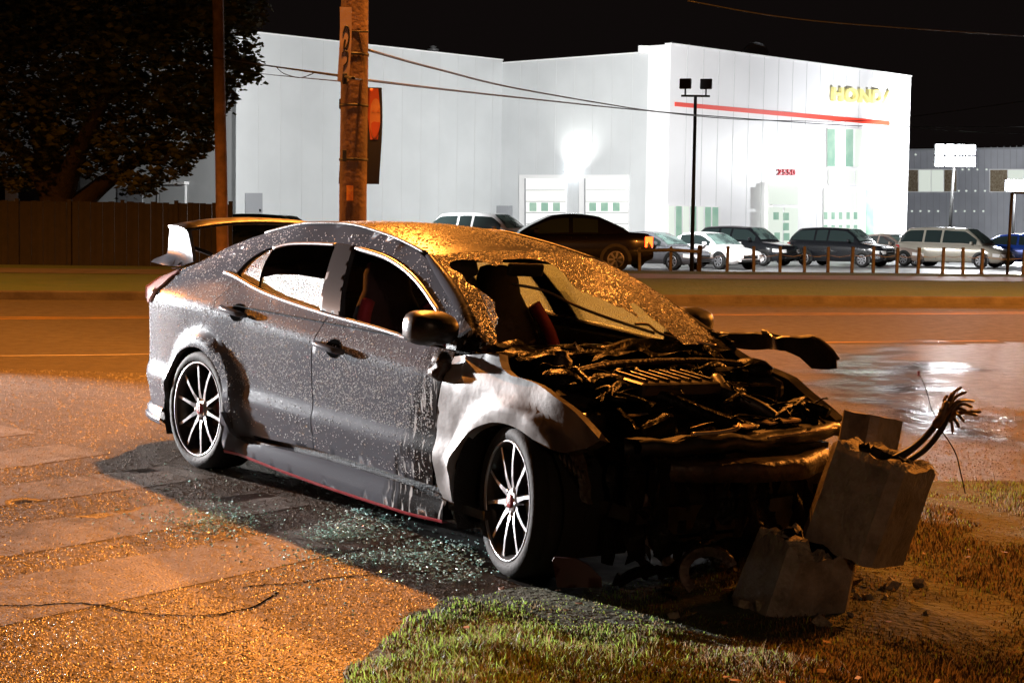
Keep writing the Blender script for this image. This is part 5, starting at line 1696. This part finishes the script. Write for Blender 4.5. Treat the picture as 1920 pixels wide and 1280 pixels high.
fa, fb = at(-40, 378, 48), at(432, 388, 46)
fz = -.05
fence = empty('wooden_fence', ((fa.x + fb.x) / 2, 47, fz), 0, 'tall dark board fence in front of the tree at the left', 'fence')
def fboard(mb, x0, x1, z1, y, th=.03):
    mb.prism([(x0, y, 0), (x1, y, 0), (x1, y, z1), (x0, y, z1)], (0, th, 0))
bd = MB()
n = 62
x0f = at(-260, 380, 48).x
for i in range(n):
    t0, t1 = i / n, (i + .93) / n
    xa, xb = x0f + (fb.x - x0f) * t0, x0f + (fb.x - x0f) * t1
    yy = 48.2 - 2.2 * t0 + .02 * (i % 2)
    fboard(bd, xa - fence.location.x, xb - fence.location.x, 1.86 + .05 * noise.noise(Vector((i * .7, 0, 0))), yy - 47)
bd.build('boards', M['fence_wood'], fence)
for i in range(8):
    t = i / 7
    xa = x0f + (fb.x - x0f) * t - fence.location.x
    MB().box((xa, 48.15 - 2.2 * t - 47 + .1, .95), (.1, .1, 1.95)).build('post', M['fence_wood'], fence)
# ================================================================== BUILDINGS
E1, E2 = Vector((.695, .72, 0)).normalized(), Vector((.72, -.695, 0)).normalized()
PL_, PA = Vector((-12.0, 73.8, 0)), Vector((-.67, 85.5, 0))
PB, PC, PD = Vector((6.05, 79.0, 0)), Vector((7.0, 78.1, 0)), Vector((21.35, 93.0, 0))
bld = empty('dealership_building', (5, 90, LOTZ), 0, 'large white metal-clad dealership hall with a taller floodlit showroom front, red stripe and sign letters', 'building')
def hit(px, py, P, n):
    d = ray(px, py)
    t = (P - CAM).dot(n) / d.dot(n)
    return CAM + d * t
def wallobj(name, P, Q, z0, z1, n, mat, th=.3, par=None):
    mb = MB()
    b = -Vector(n) * th
    o = (par or bld).location
    mb.prism([Vector((P.x, P.y, z0)) - o, Vector((Q.x, Q.y, z0)) - o, Vector((Q.x, Q.y, z1)) - o, Vector((P.x, P.y, z1)) - o], b)
    return mb.build(name, mat, par or bld)
def onwall(name, pts, P, n, mat, depth, par=None, back=.02, root=None):
    """solid slab whose outline is given in picture points on the wall plane through P with normal n, standing proud by depth"""
    o = (root or bld).location
    mb = MB()
    mb.prism([hit(a, b, P, n) - o - n * back for a, b in pts], n * (depth + back))
    ob = mb.build(name, mat, par or bld)
    return ob
def rect(x0, y0, x1, y1, sl=0.0): return [(x0, y0), (x1, y0 + sl * (x1 - x0)), (x1, y1 + sl * (x1 - x0)), (x0, y1)]
N1, N2 = E2, -E1
wallobj('wall', PL_, PA, LOTZ, 9.40, N1, M['clad'])
wallobj('wall', PA, PB, LOTZ, 9.25, N2, M['clad'])
wallobj('wall', PL_ - E2 * 60, PL_, LOTZ, 9.40, N2, M['clad'])
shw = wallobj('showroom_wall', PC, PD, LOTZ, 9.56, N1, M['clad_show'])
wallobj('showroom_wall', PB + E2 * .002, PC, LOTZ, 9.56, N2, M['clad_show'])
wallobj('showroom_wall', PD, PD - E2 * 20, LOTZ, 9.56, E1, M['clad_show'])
o = bld.location
for P_, Q_, n_, z_ in ((PL_, PA, N1, 9.38), (PA, PB, N2, 9.23), (PC, PD, N1, 9.54)):
    Ln = (Q_ - P_).length
    for k in range(1, int(Ln / 1.2) + 1):
        c_ = P_ + (Q_ - P_) * (k * 1.2 / Ln)
        if k * 1.2 > Ln - .1: continue
        MB().prism([Vector((c_.x, c_.y, LOTZ)) - o, Vector((c_.x, c_.y, LOTZ)) - o + (Q_ - P_).normalized() * .03, Vector((c_.x, c_.y, z_)) - o + (Q_ - P_).normalized() * .03, Vector((c_.x, c_.y, z_)) - o], n_ * .012).build('panel_seam', M['seam'], bld)
rf = MB()
rf.prism([p - o + Vector((0, 0, 9.0)) for p in (PL_ - N1 * .3, PA - N1 * .3, PA + E1 * 25 - N1 * .3, PL_ - E2 * 60 + E1 * 40, PL_ - E2 * 60)], (0, 0, .1))
rf.prism([p - o + Vector((0, 0, 9.2)) for p in (PC - N1 * .4, PD - N1 * .4, PD - E2 * 20, PC - E2 * 20)], (0, 0, .1))
rf.build('roof', M['grey_trim'], bld)
# parapet caps
for nm, P, Q, z, n in (('parapet_cap', PL_, PA, 9.40, N1), ('parapet_cap', PA, PB, 9.25, N2), ('parapet_cap', PC, PD, 9.56, N1)):
    mb = MB()
    mb.prism([Vector((P.x, P.y, z)) - o + n * .05, Vector((Q.x, Q.y, z)) - o + n * .05, Vector((Q.x, Q.y, z)) - o - n * .35, Vector((P.x, P.y, z)) - o - n * .35], (0, 0, .06))
    mb.build(nm, M['trim'], bld)
mb = MB(); mb.box(hit(1207, 96, PB, N2) - o + Vector((0, 0, .05)), (.5, .4, .35)); mb.build('parapet_box', M['trim'], bld)
# garage doors in the middle wall
for x0, x1, yb in ((976, 1063, 470), (1088, 1180, 470)):
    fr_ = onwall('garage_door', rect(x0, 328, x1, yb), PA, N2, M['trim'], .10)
    onwall('door_leaf', rect(x0 + 11, 335, x1 - 3, yb - 1), PA + N2 * .10, N2, M['door_glow'], .03, fr_)
    for k in range(5):
        yy = 356 + k * 21
        onwall('leaf_joint', rect(x0 + 11, yy, x1 - 3, yy + 1.4), PA + N2 * .13, N2, M['grey_trim'], .012, fr_)
    for k in range(3):
        onwall('door_pane', rect(x0 + 17 + k * 22, 380, x0 + 30 + k * 22, 396), PA + N2 * .13, N2, M['lit_glass_green'], .012, fr_)
    onwall('door_track', rect(x0 + 9, 335, x0 + 11, yb - 1), PA + N2 * .10, N2, M['grey_trim'], .06, fr_)
wpk = onwall('wall_lamp', rect(1066, 317, 1084, 323), PA, N2, M['flood'], .25)
lamp('wall_lamp_light', 'SPOT', hit(1080, 322, PA, N2) + N2 * .7, (1, 1, .95), 330, .1, hit(1090, 215, PA, N2) - N2 * .6, 120, 1.0)
onwall('vent_box', rect(938, 386, 961, 420), PA, N2, M['grey_trim'], .3)
d1 = onwall('service_door', rect(459, 362, 491, 440), PL_, N1, M['grey_trim'], .05)
onwall('handle', rect(486, 392, 488, 397), PL_ + N1 * .05, N1, M['dark_metal'], .06, d1)
d2 = onwall('loading_door', rect(297, 346, 350, 470), PL_, N2, M['trim'], .06)
onwall('door_header', rect(292, 341, 354, 346), PL_, N2, M['trim'], .25, d2)
onwall('door_leaf', rect(300, 349, 347, 470), PL_ + N2 * .06, N2, M['clad'], .02, d2)
onwall('panel', rect(222, 352, 268, 470), PL_, N2, M['grey_trim'], .05)
# showroom front
onwall('red_stripe', [(1265, 191.5), (1667, 227.5), (1667, 236), (1265, 199.5)], PC, N1, M['red_stripe'], .06)
en_ = onwall('entrance', [(1434, 340), (1504, 343), (1502, 480), (1432, 480)], PC, N1, M['trim'], .5)
PE = PC + N1 * .5
onwall('door_glass', [(1441, 388), (1468, 389), (1466, 478), (1440, 478)], PE, N1, M['lit_glass'], .02, en_)
onwall('door_glass', [(1471, 389), (1496, 390), (1494, 478), (1469, 478)], PE, N1, M['lit_glass'], .02, en_)
for x, y in ((1450, 398), (1469, 399), (1469, 418), (1452, 436), (1470, 437)):
    onwall('door_notice', rect(x, y, x + 10, y + 14), PE + N1 * .02, N1, M['lit_glass_green'], .01, en_)
onwall('door_glass', [(1441, 346), (1496, 348), (1496, 384), (1441, 383)], PE, N1, M['lit_glass'], .02, en_)
def win(x0, y0, x1, y1, mats, sl=.03, nm='window'):
    f = onwall(nm, rect(x0, y0, x1, y1, sl), PC, N1, M['trim'], .08)
    n = len(mats)
    for k, m in enumerate(mats):
        a, b = x0 + (x1 - x0) * k / n + 1.6, x0 + (x1 - x0) * (k + 1) / n - 1.6
        onwall('pane', rect(a, y0 + 2 + sl * (a - x0), b, y1 - 2 + sl * (a - x0), sl), PC + N1 * .08, N1, M[m], .012, f)
    return f
G, Lg = 'lit_glass_green', 'lit_glass'
win(1252, 384, 1348, 470, [Lg, G, Lg, G, Lg, G, G])
win(1550, 240, 1652, 314, [G, Lg, G, Lg, Lg, G], .015)
win(1553, 316, 1652, 347, [Lg, Lg, Lg, Lg, Lg, G], .015)
win(1544, 352, 1660, 478, [Lg, Lg, Lg, Lg, G, Lg], .015)
for k in range(5):
    for yy in (398, 422):
        onwall('display_card', rect(1545 + 14 * k, yy, 1551 + 14 * k, yy + 13), PC + N1 * .092, N1, M['lit_glass_green'], .01)
# sign letters
def letters(name, txt, px0, px1, py0, py1, P, n, mat, depth, slope, bold=0.0):
    cu = bpy.data.curves.new('txt', 'FONT')
    cu.body = txt; cu.extrude = depth / 2; cu.size = 1.0; cu.offset = bold
    cu.space_character = 1.12
    to = bpy.data.objects.new('txt', cu); COL.objects.link(to)
    dg = bpy.context.evaluated_depsgraph_get(); dg.update()
    me = bpy.data.meshes.new_from_object(to.evaluated_get(dg))
    bpy.data.objects.remove(to)
    co = np.zeros(len(me.vertices) * 3); me.vertices.foreach_get('co', co); co = co.reshape(-1, 3)
    mn, mx = co.min(0), co.max(0)
    a, b = hit(px0, py1, P, n), hit(px1, py1 + slope * (px1 - px0), P, n)
    t = hit(px0, py0, P, n)
    ex = (b - a); ez = Vector((0, 0, (t - a).z))
    me.name = name
    for v in me.vertices:
        u = (v.co.x - mn[0]) / (mx[0] - mn[0]); w = (v.co.y - mn[1]) / (mx[1] - mn[1])
        v.co = a + ex * u + ez * w + n * (v.co.z + depth / 2 + .01) - bld.location
    me.materials.clear(); me.materials.append(mat)
    ob = bpy.data.objects.new(name, me); COL.objects.link(ob); ob.parent = bld
    return ob
letters('sign_letters', 'HONDA', 1557, 1673, 163, 190, PC, N1, M['sign_glow'], .18, .055, .03)
letters('house_number', '2550', 1457, 1489, 316.5, 328.5, PC, N1, M['red_digit'], .08, .02, .02)
# roof equipment
vt = MB(); c = at(812, 100, 86) - o
vt.lathe([(.12, -1), (.12, .1), (.28, .12), (.30, .2), (.12, .25), (.18, .33), (0, .38)], c, 'Z', 14)
vt.build('roof_vent', M['galv'], bld)
fn_ = MB(); c = at(1416, 104, 92) - o
fn_.lathe([(0, -.35), (.60, -.35), (.68, -.28), (.70, .1), (.66, .35), (.5, .42), (0, .45)], c, 'Y', 28)
fn_.build('roof_fan', M['grey_trim'], bld)

# grey building on the right
PG0, PG1 = at(1600, 400, 121), at(2150, 400, 108)
ng = Vector((-(PG1 - PG0).y, (PG1 - PG0).x, 0)).normalized() * -1
g2 = empty('grey_building', (PG0.x, PG0.y, LOTZ), 0, 'low grey metal-clad building on the right with strip windows and rows of small lights', 'building')
wallobj('wall', Vector((PG0.x, PG0.y, 0)), Vector((PG1.x, PG1.y, 0)), LOTZ, 6.75, ng, M['grey_clad'], .4, g2)
mb = MB(); oo = g2.location
mb.prism([Vector((p.x, p.y, 6.70)) - oo + ng * d for p, d in ((PG0, .15), (PG1, .15), (PG1, -18), (PG0, -18))], (0, 0, .12))
mb.build('roof', M['grey_trim'], g2)
for x0, x1 in ((1698, 1794), (1856, 1990)):
    f = onwall('window', rect(x0, 317, x1, 361), PG0, ng, M['trim'], .10, g2, root=g2)
    for k in range(4):
        a, b = x0 + (x1 - x0) * k / 4 + 1, x0 + (x1 - x0) * (k + 1) / 4 - 1
        onwall('pane', rect(a, 319, b, 359), PG0 + ng * .10, ng, M['lit_glass'] if k % 3 else M['bracket'], .03, f, root=g2)
for y, xs_ in ((396, (1695, 1710, 1726, 1742, 1759, 1792, 1809, 1827, 1844)), (318, (1805, 1817, 1833, 1850)), (358, (1798, 1812, 1829, 1847)), (290, (1701, 1717))):
    for x in xs_:
        onwall('light_stud', [(x + 1.7 * math.cos(w), y + 1.7 * math.sin(w)) for w in [k * math.pi / 4 for k in range(8)]], PG0, ng, M['lit_glass'], .06, g2, root=g2)
for k in range(26):
    x = 1690 + k * 12
    onwall('cladding_seam', rect(x, 284 - (x - 1690) * .05, x + .8, 470), PG0, ng, M['grey_trim'], .02, g2, root=g2)
# low brown sheds far left beyond the fence
g3 = empty('brown_shed', at(20, 400, 70), 0, 'low brown shed with a pale post at the far left beyond the fence', 'shed')
MB().box((0, 0, .2), (6.2, 2, 2.6)).build('wall', M['fence_wood'], g3)
MB().box((.35, -1.05, .3), (.5, .1, 2.7)).build('post', M['trim'], g3)
MB().box((0, 0, 1.55), (6.5, 2.3, .12)).build('roof', M['bark'], g3)

# ================================================================== LAMP POSTS IN THE CAR PARK
def floodpost(name, px, pyt, pyb, Y, heads, label, aim, power, lit):
    b_, t_ = at(px, pyb, Y), at(px, pyt, Y)
    o = empty(name, (b_.x, Y, LOTZ if Y > 58 else 0), 0, label, 'lamp post', 'flood light posts')
    H = t_.z - o.location.z
    MB().tube([(0, 0, 0), (0, 0, H * .5), (0, 0, H - .55)], [.075, .065, .055], 10).build('pole', M['dark_metal'], o)
    MB().box((0, 0, H - .52), (1.0, .07, .07)).build('crossbar', M['dark_metal'], o)
    for dx, dz in heads:
        hm = MB()
        d = (Vector(aim) - Vector((b_.x + dx, Y, t_.z + dz))).normalized()
        q = d.to_track_quat('-Z', 'Y').to_matrix()
        c = Vector((dx, 0, H + dz - .1))
        hm.box(c, (.42, .36, .12), q, .03)
        hm.tube([(dx, 0, H - .52), tuple(c)], .03, 6)
        h = hm.build('lamp_head', M['dark_metal'], o)
        le = MB(); le.box(c + q @ Vector((0, 0, -.075)), (.36, .30, .03), q)
        le.build('lens', M['flood'], h)
        if power:
            L = lamp('flood_light', 'SPOT', Vector(o.location) + c + q @ Vector((0, 0, -.2)), FLOODW, power, .2, aim, 130, .6)
    return o
floodpost('flood_light_post', 1297, 152, 500, 60, ((-.36, 0), (.36, 0)), 'tall dark lamp post with two flood heads turned away towards the showroom', (15, 87, 4.5), 7600, False)
floodpost('flood_light_post', 664, 190, 500, 60, ((-.36, 0), (.36, 0)), 'added lamp post, unseen behind the near utility pole, lighting the white hall', (-4, 82, 5.0), 5200, False)  # unseen post put in behind the pole to light the hall
# the lit mast that shines towards the road
b_ = at(1777, 480, 86)
mast = empty('lit_lamp_mast', (b_.x, 86, LOTZ), 0, 'lamp mast in front of the grey building, its glare built as a bank of white flood heads', 'lamp post', 'flood light posts')
tz = at(1783, 292, 86).z - LOTZ
MB().tube([(0, 0, 0), (.18, 0, tz - .3)], [.09, .07], 10).build('pole', M['dark_metal'], mast)
MB().box((.17, .04, tz - .32), (2.1, .08, .08)).build('crossbar', M['dark_metal'], mast)
MB().box((.17, .04, tz + .28), (2.1, .08, .08)).build('crossbar', M['dark_metal'], mast)
for dz in (-.30, .30):  # heads multiplied until the bank is as wide as the lamp's glare
    for dx in (-.78, -.26, .26, .78):
        h = MB().box((dx + .17, -.08, tz + dz), (.48, .2, .54), None, .05).build('lamp_head', M['galv'], mast)
        MB().box((dx + .17, -.20, tz + dz), (.42, .05, .48), None, .02).build('lens', M['flood'], h)
lamp('mast_light', 'POINT', (b_.x + .2, 85.0, tz + LOTZ), WHITE, 3600, .5)
lamp('added_wall_light', 'SPOT', (b_.x + .2, 86.6, tz + LOTZ), WHITE, 11000, .4, (b_.x + 6, 118, 3), 140, .6)  # no such head on the mast: added to brighten the grey wall
b_ = at(1888, 520, 50)
m3 = empty('thin_lamp_post', (b_.x, 50, 0), 0, 'thin dark lamp post with a short side arm at the right edge of the picture', 'lamp post')
tz = at(1893, 362, 50).z
MB().tube([(0, 0, 0), (.06, 0, tz)], .045, 8).build('pole', M['dark_metal'], m3)
MB().tube([(.06, 0, tz), (.6, 0, tz + .01)], .03, 6).build('arm', M['dark_metal'], m3)
MB().box((.7, 0, tz - .02), (.34, .2, .1), None, .03).build('lamp_head', M['dark_metal'], m3)
l4p = at(1903, 348, 100)
l4 = empty('far_lamp_mast', (l4p.x, 100, LOTZ), 0, 'far glaring lamp on a mast at the right edge in front of the grey building', 'lamp post', 'flood light posts')
MB().tube([(0, 0, 0), (0, 0, l4p.z - LOTZ)], .07, 8).build('pole', M['dark_metal'], l4)
for dx in (-.34, .34):
    h = MB().box((dx, -.08, l4p.z - LOTZ), (.6, .2, .7), None, .05).build('lamp_head', M['galv'], l4)
    MB().box((dx, -.20, l4p.z - LOTZ), (.54, .05, .64), None, .02).build('lens', M['flood'], h)
lamp('far_mast_light', 'POINT', (l4p.x, 99.0, l4p.z), WHITE, 3000, .4)

# ================================================================== GUARD POSTS
M['post_wood'] = pmat('grey_post', (0.11, 0.105, 0.10), (0.07, 0.066, 0.062), 8, 0.7)
GP = [(1199, 515), (1257, 514), (1310, 518), (1363, 513), (1413, 513), (1462, 513), (1508, 513), (1552, 514), (1597, 514), (1637, 513), (1681, 515), (1721, 515), (1767, 515), (1805, 515), (1840, 517), (1918, 520)]
wh = ['leftmost, at the left end of the wooden rail', 'under the middle of the wooden rail', 'thicker and darker, beside the tall lamp post', 'in front of the white saloon’s front wheel', 'in front of the white saloon’s bumper', 'in front of the black estate’s bumper', 'in front of the rear wheel of the black crossover',
      'in front of the black crossover’s doors', 'in front of the black crossover’s front wheel', 'in front of the black crossover’s bumper', 'in front of the beige saloon’s front', 'between the beige saloon and the minivan', 'in front of the minivan’s rear wheel', 'in front of the minivan’s sliding door', 'in front of the minivan’s front wheel', 'rightmost, beside the thin lamp post']
gpm = None
GL = []
for i, (x, y) in enumerate(GP):
    b = at(x, y, 50)
    q = MB()
    big = i == 2
    q.box((0, 0, .28), (.13 if big else .085, .10, .84 if not big else 1.05), None, .012)
    ob = q.build('guard_post', M['post_wood'] if not big else M['bark'], None)
    ob.location = (b.x, 50, b.z + .1)
    ob.rotation_euler = (0, rq.uniform(-.03, .03), 0)
    tag(ob, 'low wooden guard post ' + wh[i], 'post', 'guard posts along the car park')
    GL.append(ob.location.copy())
MB().tube([GL[0] + Vector((0, -.08, .60)), GL[1] + Vector((0, -.08, .61)), GL[2] + Vector((0, -.08, .62))], .05, 6).build('guard_rail', M['post_wood'], None)
tag(bpy.data.objects['guard_rail'], 'short wooden rail on top of the three leftmost guard posts', 'rail')
ch = MB()
for a, b in zip(GL[2:], GL[3:]):
    ch.tube(catmull([a + Vector((.06, -.02, .45)), (a + b) / 2 + Vector((0, -.02, .40)), b + Vector((-.06, -.02, .45))], 3), .009, 5)
tag(ch.build('guard_cable', M['galv'], None), 'thin steel cable slung between the guard posts', 'cable')

# ================================================================== CARS
M['car_glass'] = pmat('car_window', (0.02, 0.03, 0.03), rough=0.08, spec=0.8)
M['car_glass_pale'] = pmat('car_windscreen', (0.16, 0.24, 0.22), (0.05, 0.07, 0.07), 2.2, 0.1, spec=0.9, coat=.5)
M['head'] = pmat('headlamp_lens', (0.75, 0.75, 0.75), rough=0.12, spec=0.9)
M['tail'] = pmat('tail_lens', (0.45, 0.02, 0.02), rough=0.15)
M['tail_on'] = pmat('lit_tail_lens', (0.6, 0.03, 0.01), rough=0.2, emit=(1, .07, .01), estr=8)
def cpaint(name, c, metal=.2): return pmat(name, c, rough=.22, metal=metal, coat=.8, spec=.6)
CP = dict(white=cpaint('white_paint', (.75, .76, .78), 0), grey=cpaint('grey_paint', (.13, .135, .15)), black=cpaint('black_paint', (.012, .013, .016)), beige=cpaint('beige_paint', (.42, .39, .33), .3),
          rose=cpaint('rose_beige_paint', (.36, .28, .24), .3), blue=cpaint('blue_paint', (.015, .05, .30)), dark=cpaint('dark_red_black_paint', (.006, .004, .0045)), navy=cpaint('navy_paint', (.02, .03, .035)))
KIND = {  # length, width, top line (x from front, z), roof (x0 screen base, x1 screen top, x2 roof end, x3 rear base, H)
    'sedan': (4.55, 1.78, [(0, .50), (.04, .66), (.3, .74), (1.05, .88), (1.3, .92), (3.6, .98), (3.9, 1.0), (4.4, .98), (4.52, .88), (4.55, .55)], (1.15, 2.0, 3.15, 3.95, 1.43)),
    'crossover': (4.60, 1.84, [(0, .55), (.04, .78), (.25, .90), (.95, 1.02), (1.2, 1.05), (3.8, 1.10), (4.4, 1.12), (4.55, 1.0), (4.6, .60)], (1.05, 1.75, 4.0, 4.52, 1.68)),
    'minivan': (5.0, 1.92, [(0, .50), (.05, .70), (.35, .82), (.9, .98), (1.1, 1.02), (3.8, 1.06), (4.8, 1.08), (4.95, .95), (5.0, .58)], (.90, 1.75, 4.45, 4.92, 1.76)),
    'hatch': (4.2, 1.76, [(0, .50), (.04, .68), (.3, .78), (.95, .92), (1.1, .95), (3.4, 1.0), (4.0, 1.02), (4.15, .9), (4.2, .55)], (.98, 1.75, 3.35, 4.08, 1.50)),
    'pickup': (5.4, 1.95, [(0, .60), (.04, .85), (.3, .98), (1.2, 1.06), (1.5, 1.10), (3.2, 1.14), (5.2, 1.14), (5.38, 1.10), (5.4, .6)], (1.45, 2.1, 3.3, 4.35, 1.78)),
}
def make_car(name, kind, paint, label, loc, ang, group='cars parked in front of the dealership', tail_lit=False):
    L, Wd, top, (g0, g1, g2_, g3_, H) = KIND[kind]
    hw_ = Wd / 2
    root = empty(name, loc, R(ang), label, 'car', group)
    X = lambda d: L / 2 - d
    tx, tz_ = [p[0] for p in top], [p[1] for p in top]
    def plan(d): return hw_ * (1 - .16 * (1 - sstep(0, .75, d)) - .10 * (1 - sstep(0, .6, L - d)))
    wb = .60 * L
    ax = (.19 * L, .19 * L + wb)
    body = MB()
    rows = []
    for i in range(37):
        d = L * i / 36
        z = interp(d, tx, tz_); w = plan(d)
        zl = .22 + .10 * (1 - sstep(0, .3, d)) + .12 * (1 - sstep(0, .3, L - d))
        prof = [(.80 * w, zl), (.97 * w, zl + .06), (1.0 * w, .45), (1.0 * w, max(.5, z - .25)), (.965 * w, z - .07), (.90 * w, z - .015), (.6 * w, z + .012), (0, z + .02)]
        rows.append([(X(d), y, zz) for y, zz in prof] + [(X(d), -y, zz) for y, zz in prof[-2::-1]])
    body.grid(rows)
    body.f.append(list(range(15))); body.sm.append(False)
    body.f.append([36 * 15 + k for k in range(15)][::-1]); body.sm.append(False)
    bo = body.build('body', CP[paint], root)
    def gh(d):
        zb = interp(d, tx, tz_)
        if d <= g1: t = (d - g0) / (g1 - g0); zr = zb + (H - .05 - zb) * max(0, min(1, t)) ** .85
        elif d <= g2_: zr = H - .05 + .05 * math.sin(math.pi * (d - g1) / (g2_ - g1))
        else: t = (g3_ - d) / (g3_ - g2_); zr = zb + (H - .05 - zb) * max(0, min(1, t)) ** .8
        return zb, zr
    def side(d, t, s, off=0):
        zb, zr = gh(d)
        wb_ = plan(d) * .93; wr = wb_ - .42 * (zr - zb)
        z = zb - .02 + (zr - zb - .0) * t
        y = wb_ + (wr - wb_) * t ** 1.15 + off
        return (X(d), s * y, z)
    rows = []
    for i in range(33):
        d = g0 + (g3_ - g0) * i / 32
        r = [side(d, t, 1) for t in (0, .3, .6, .9)]
        zb, zr = gh(d)
        y9 = r[-1][1]
        r += [(X(d), y9 * .88, zr), (X(d), y9 * .5, zr + .02), (X(d), 0, zr + .025)]
        rows.append(r + [(p[0], -p[1], p[2]) for p in r[-2::-1]])
    cabin = MB().grid(rows)
    cabin.build('cabin', CP[paint], root)
    dm = (g1 + g2_) / 2 - .1
    spans = [(g0 + .30, dm - .05), (dm + .05, g2_ + .0)]
    if kind in ('crossover', 'minivan'): spans = [(g0 + .28, dm - .25), (dm - .15, g2_ - .85), (g2_ - .75, g3_ - .16)]
    if kind == 'pickup': spans = [(g0 + .28, dm - .03), (dm + .05, g2_ - .02)]
    if kind == 'hatch': spans = [(g0 + .28, dm - .05), (dm + .05, g3_ - .22)]
    for s in (1, -1):
        for a, b in spans:
            q = MB()
            rr = []
            for i in range(9):
                d = a + (b - a) * i / 8
                rr.append([side(d, t, s, .012) for t in (.09, .35, .65, .86)])
            q.grid(rr).build('side_window', M['car_glass'], root, False)
    for nm, da, db, m_ in (('windscreen', g0 + .06, g1 - .03, 'car_glass_pale'), ('rear_window', g3_ - .08, g2_ + .05, 'car_glass')):
        rr = []
        for i in range(7):
            d = da + (db - da) * i / 6
            zb, zr = gh(d)
            y9 = side(d, .9, 1)[1] * .87
            rr.append([(X(d) + (.012 if nm == 'windscreen' else -.012), y9 * u, zr + .012 + .022 * (1 - u * u)) for u in (-1, -.5, 0, .5, 1)])
        MB().grid(rr).build(nm, M[m_], root, False)
    for d in ax:
        for s in (1, -1):
            ah = MB()
            rr_ = .40
            zz = [(X(d) + rr_ * math.cos(R(a)), s * (plan(d) + .006), .32 + rr_ * math.sin(R(a))) for a in range(-18, 199, 12)]
            ah.prism(zz, (0, -s * .3, 0))
            ah.build('wheel_arch', M['black'], root)
            t = MB().lathe([(.0, .02), (.20, .02), (.215, -.012), (.30, -.012), (.325, .02), (.325, .2)], (X(d), 0, 0), 'Y', 24)
            t.v = [(v[0], s * (plan(d) + .014) - s * v[1], v[2] + .325) for v in t.v]
            w_ = t.build('wheel', M['tyre'], root)
            rm = MB()
            for k in range(7):
                a0 = 2 * math.pi * k / 7
                rm.prism([(X(d) + r * math.cos(a0 + da), s * (plan(d) + .004), .325 + r * math.sin(a0 + da)) for r, da in ((.03, -.6), (.195, -.16), (.195, .16), (.03, .6))], (0, s * .012, 0))
            rm2 = MB().lathe([(.185, -.02), (.215, -.022), (.218, -.008)], (X(d), 0, 0), 'Y', 24)
            rm.add([(v[0], s * (plan(d) + .010) - s * v[1] * 1.0, v[2] + .325) for v in rm2.v], rm2.f, True)
            rm.build('rim', M['rim'], w_)
    zf = interp(.04, tx, tz_)
    for s in (1, -1):
        q = MB()
        q.grid([[(X(d) + .012, s * (plan(d) * k + .010), z) for k, z in ((.62, zf - .14), (.80, zf - .11), (.985, zf - .10))] for d in (-.004, .10)] if False else
               [[(X(.0) + .02, s * plan(0) * .55, z), (X(.02) + .02, s * plan(.02) * .85, z), (X(.16), s * (plan(.16) + .012), z + .01), (X(.42), s * (plan(.42) + .012), z + .03)] for z in (zf - .20, zf - .06)])
        q.build('headlight', M['head'], root, False)
        zt_ = interp(L - .1, tx, tz_)
        q = MB().grid([[(X(L) - .02, s * plan(L) * .6, z), (X(L - .03) - .012, s * plan(L) * .95, z), (X(L - .22), s * (plan(L - .22) + .012), z)] for z in (zt_ - .32, zt_ - .06)])
        q.build('tail_light', M['tail_on'] if tail_lit else M['tail'], root, False)
        MB().box((X(g0 + .45), s * (hw_ + .07), interp(g0 + .3, tx, tz_) + .08), (.12, .17, .13), None, .03).build('door_mirror', CP[paint], root)
    MB().box((X(0) + .005, 0, zf - .15), (.03, plan(0) * 1.0, .12), None, .01).build('grille', M['black'], root)
    MB().box((X(0) + .0, 0, .36), (.05, plan(0) * 1.35, .10), None, .015).build('lower_grille', M['black'], root)
    pt = MB()
    for s in (1, -1):
        for d in (dm, g2_ - .3):
            pt.prism([(X(d), s * (plan(d) + .003), .35), (X(d) - .012, s * (plan(d) + .003), .35), (X(d) - .012, s * (plan(d) * .965 + .006), interp(d, tx, tz_) - .09), (X(d), s * (plan(d) * .965 + .006), interp(d, tx, tz_) - .09)], (0, -s * .02, 0))
    pt.build('door_gap', M['black'], root)
    return root
def pc(name, kind, paint, label, px, Y, ang, **k):
    p = at(px, 480, Y)
    sc_ = k.pop('scale', 1.0)
    make_car(name, kind, paint, label, (p.x, Y, k.pop('z', LOTZ)), ang, **k).scale = (sc_, sc_, sc_)
pc('parked_car', 'sedan', 'grey', 'dark grey saloon parked left of the tall lamp post, behind the guard rail', 1226, 66, -38)
pc('parked_car', 'sedan', 'white', 'white saloon parked right behind the tall lamp post', 1330, 68, -52)
pc('parked_car', 'crossover', 'black', 'black estate with red-lit front corner, parked behind the white saloon', 1398, 75, -40)
pc('parked_car', 'crossover', 'black', 'black crossover with pale windscreen, parked alone right of the showroom entrance', 1578, 75, -38)
pc('parked_car', 'sedan', 'rose', 'beige-pink saloon half hidden between the black crossover and the minivan', 1672, 79, -52)
pc('parked_car', 'minivan', 'beige', 'silver-beige minivan in front of the grey building', 1790, 77, -36)
pc('parked_car', 'hatch', 'blue', 'bright blue car cut off by the right edge of the picture', 1930, 80, -32)
pc('parked_car', 'crossover', 'white', 'white car whose roof shows just above the wrecked car roof', 916, 64, -30, z=.06)
pc('parked_car', 'crossover', 'navy', 'dark car parked behind the rear wing of the wrecked car', 512, 57, -20, z=-.12)
pc('passing_car', 'sedan', 'dark', 'dark high car driving past on the far side with its tail lamp glowing orange', 1050, 52, 183, z=-.03, scale=1.2, group='cars on the far side', tail_lit=True)
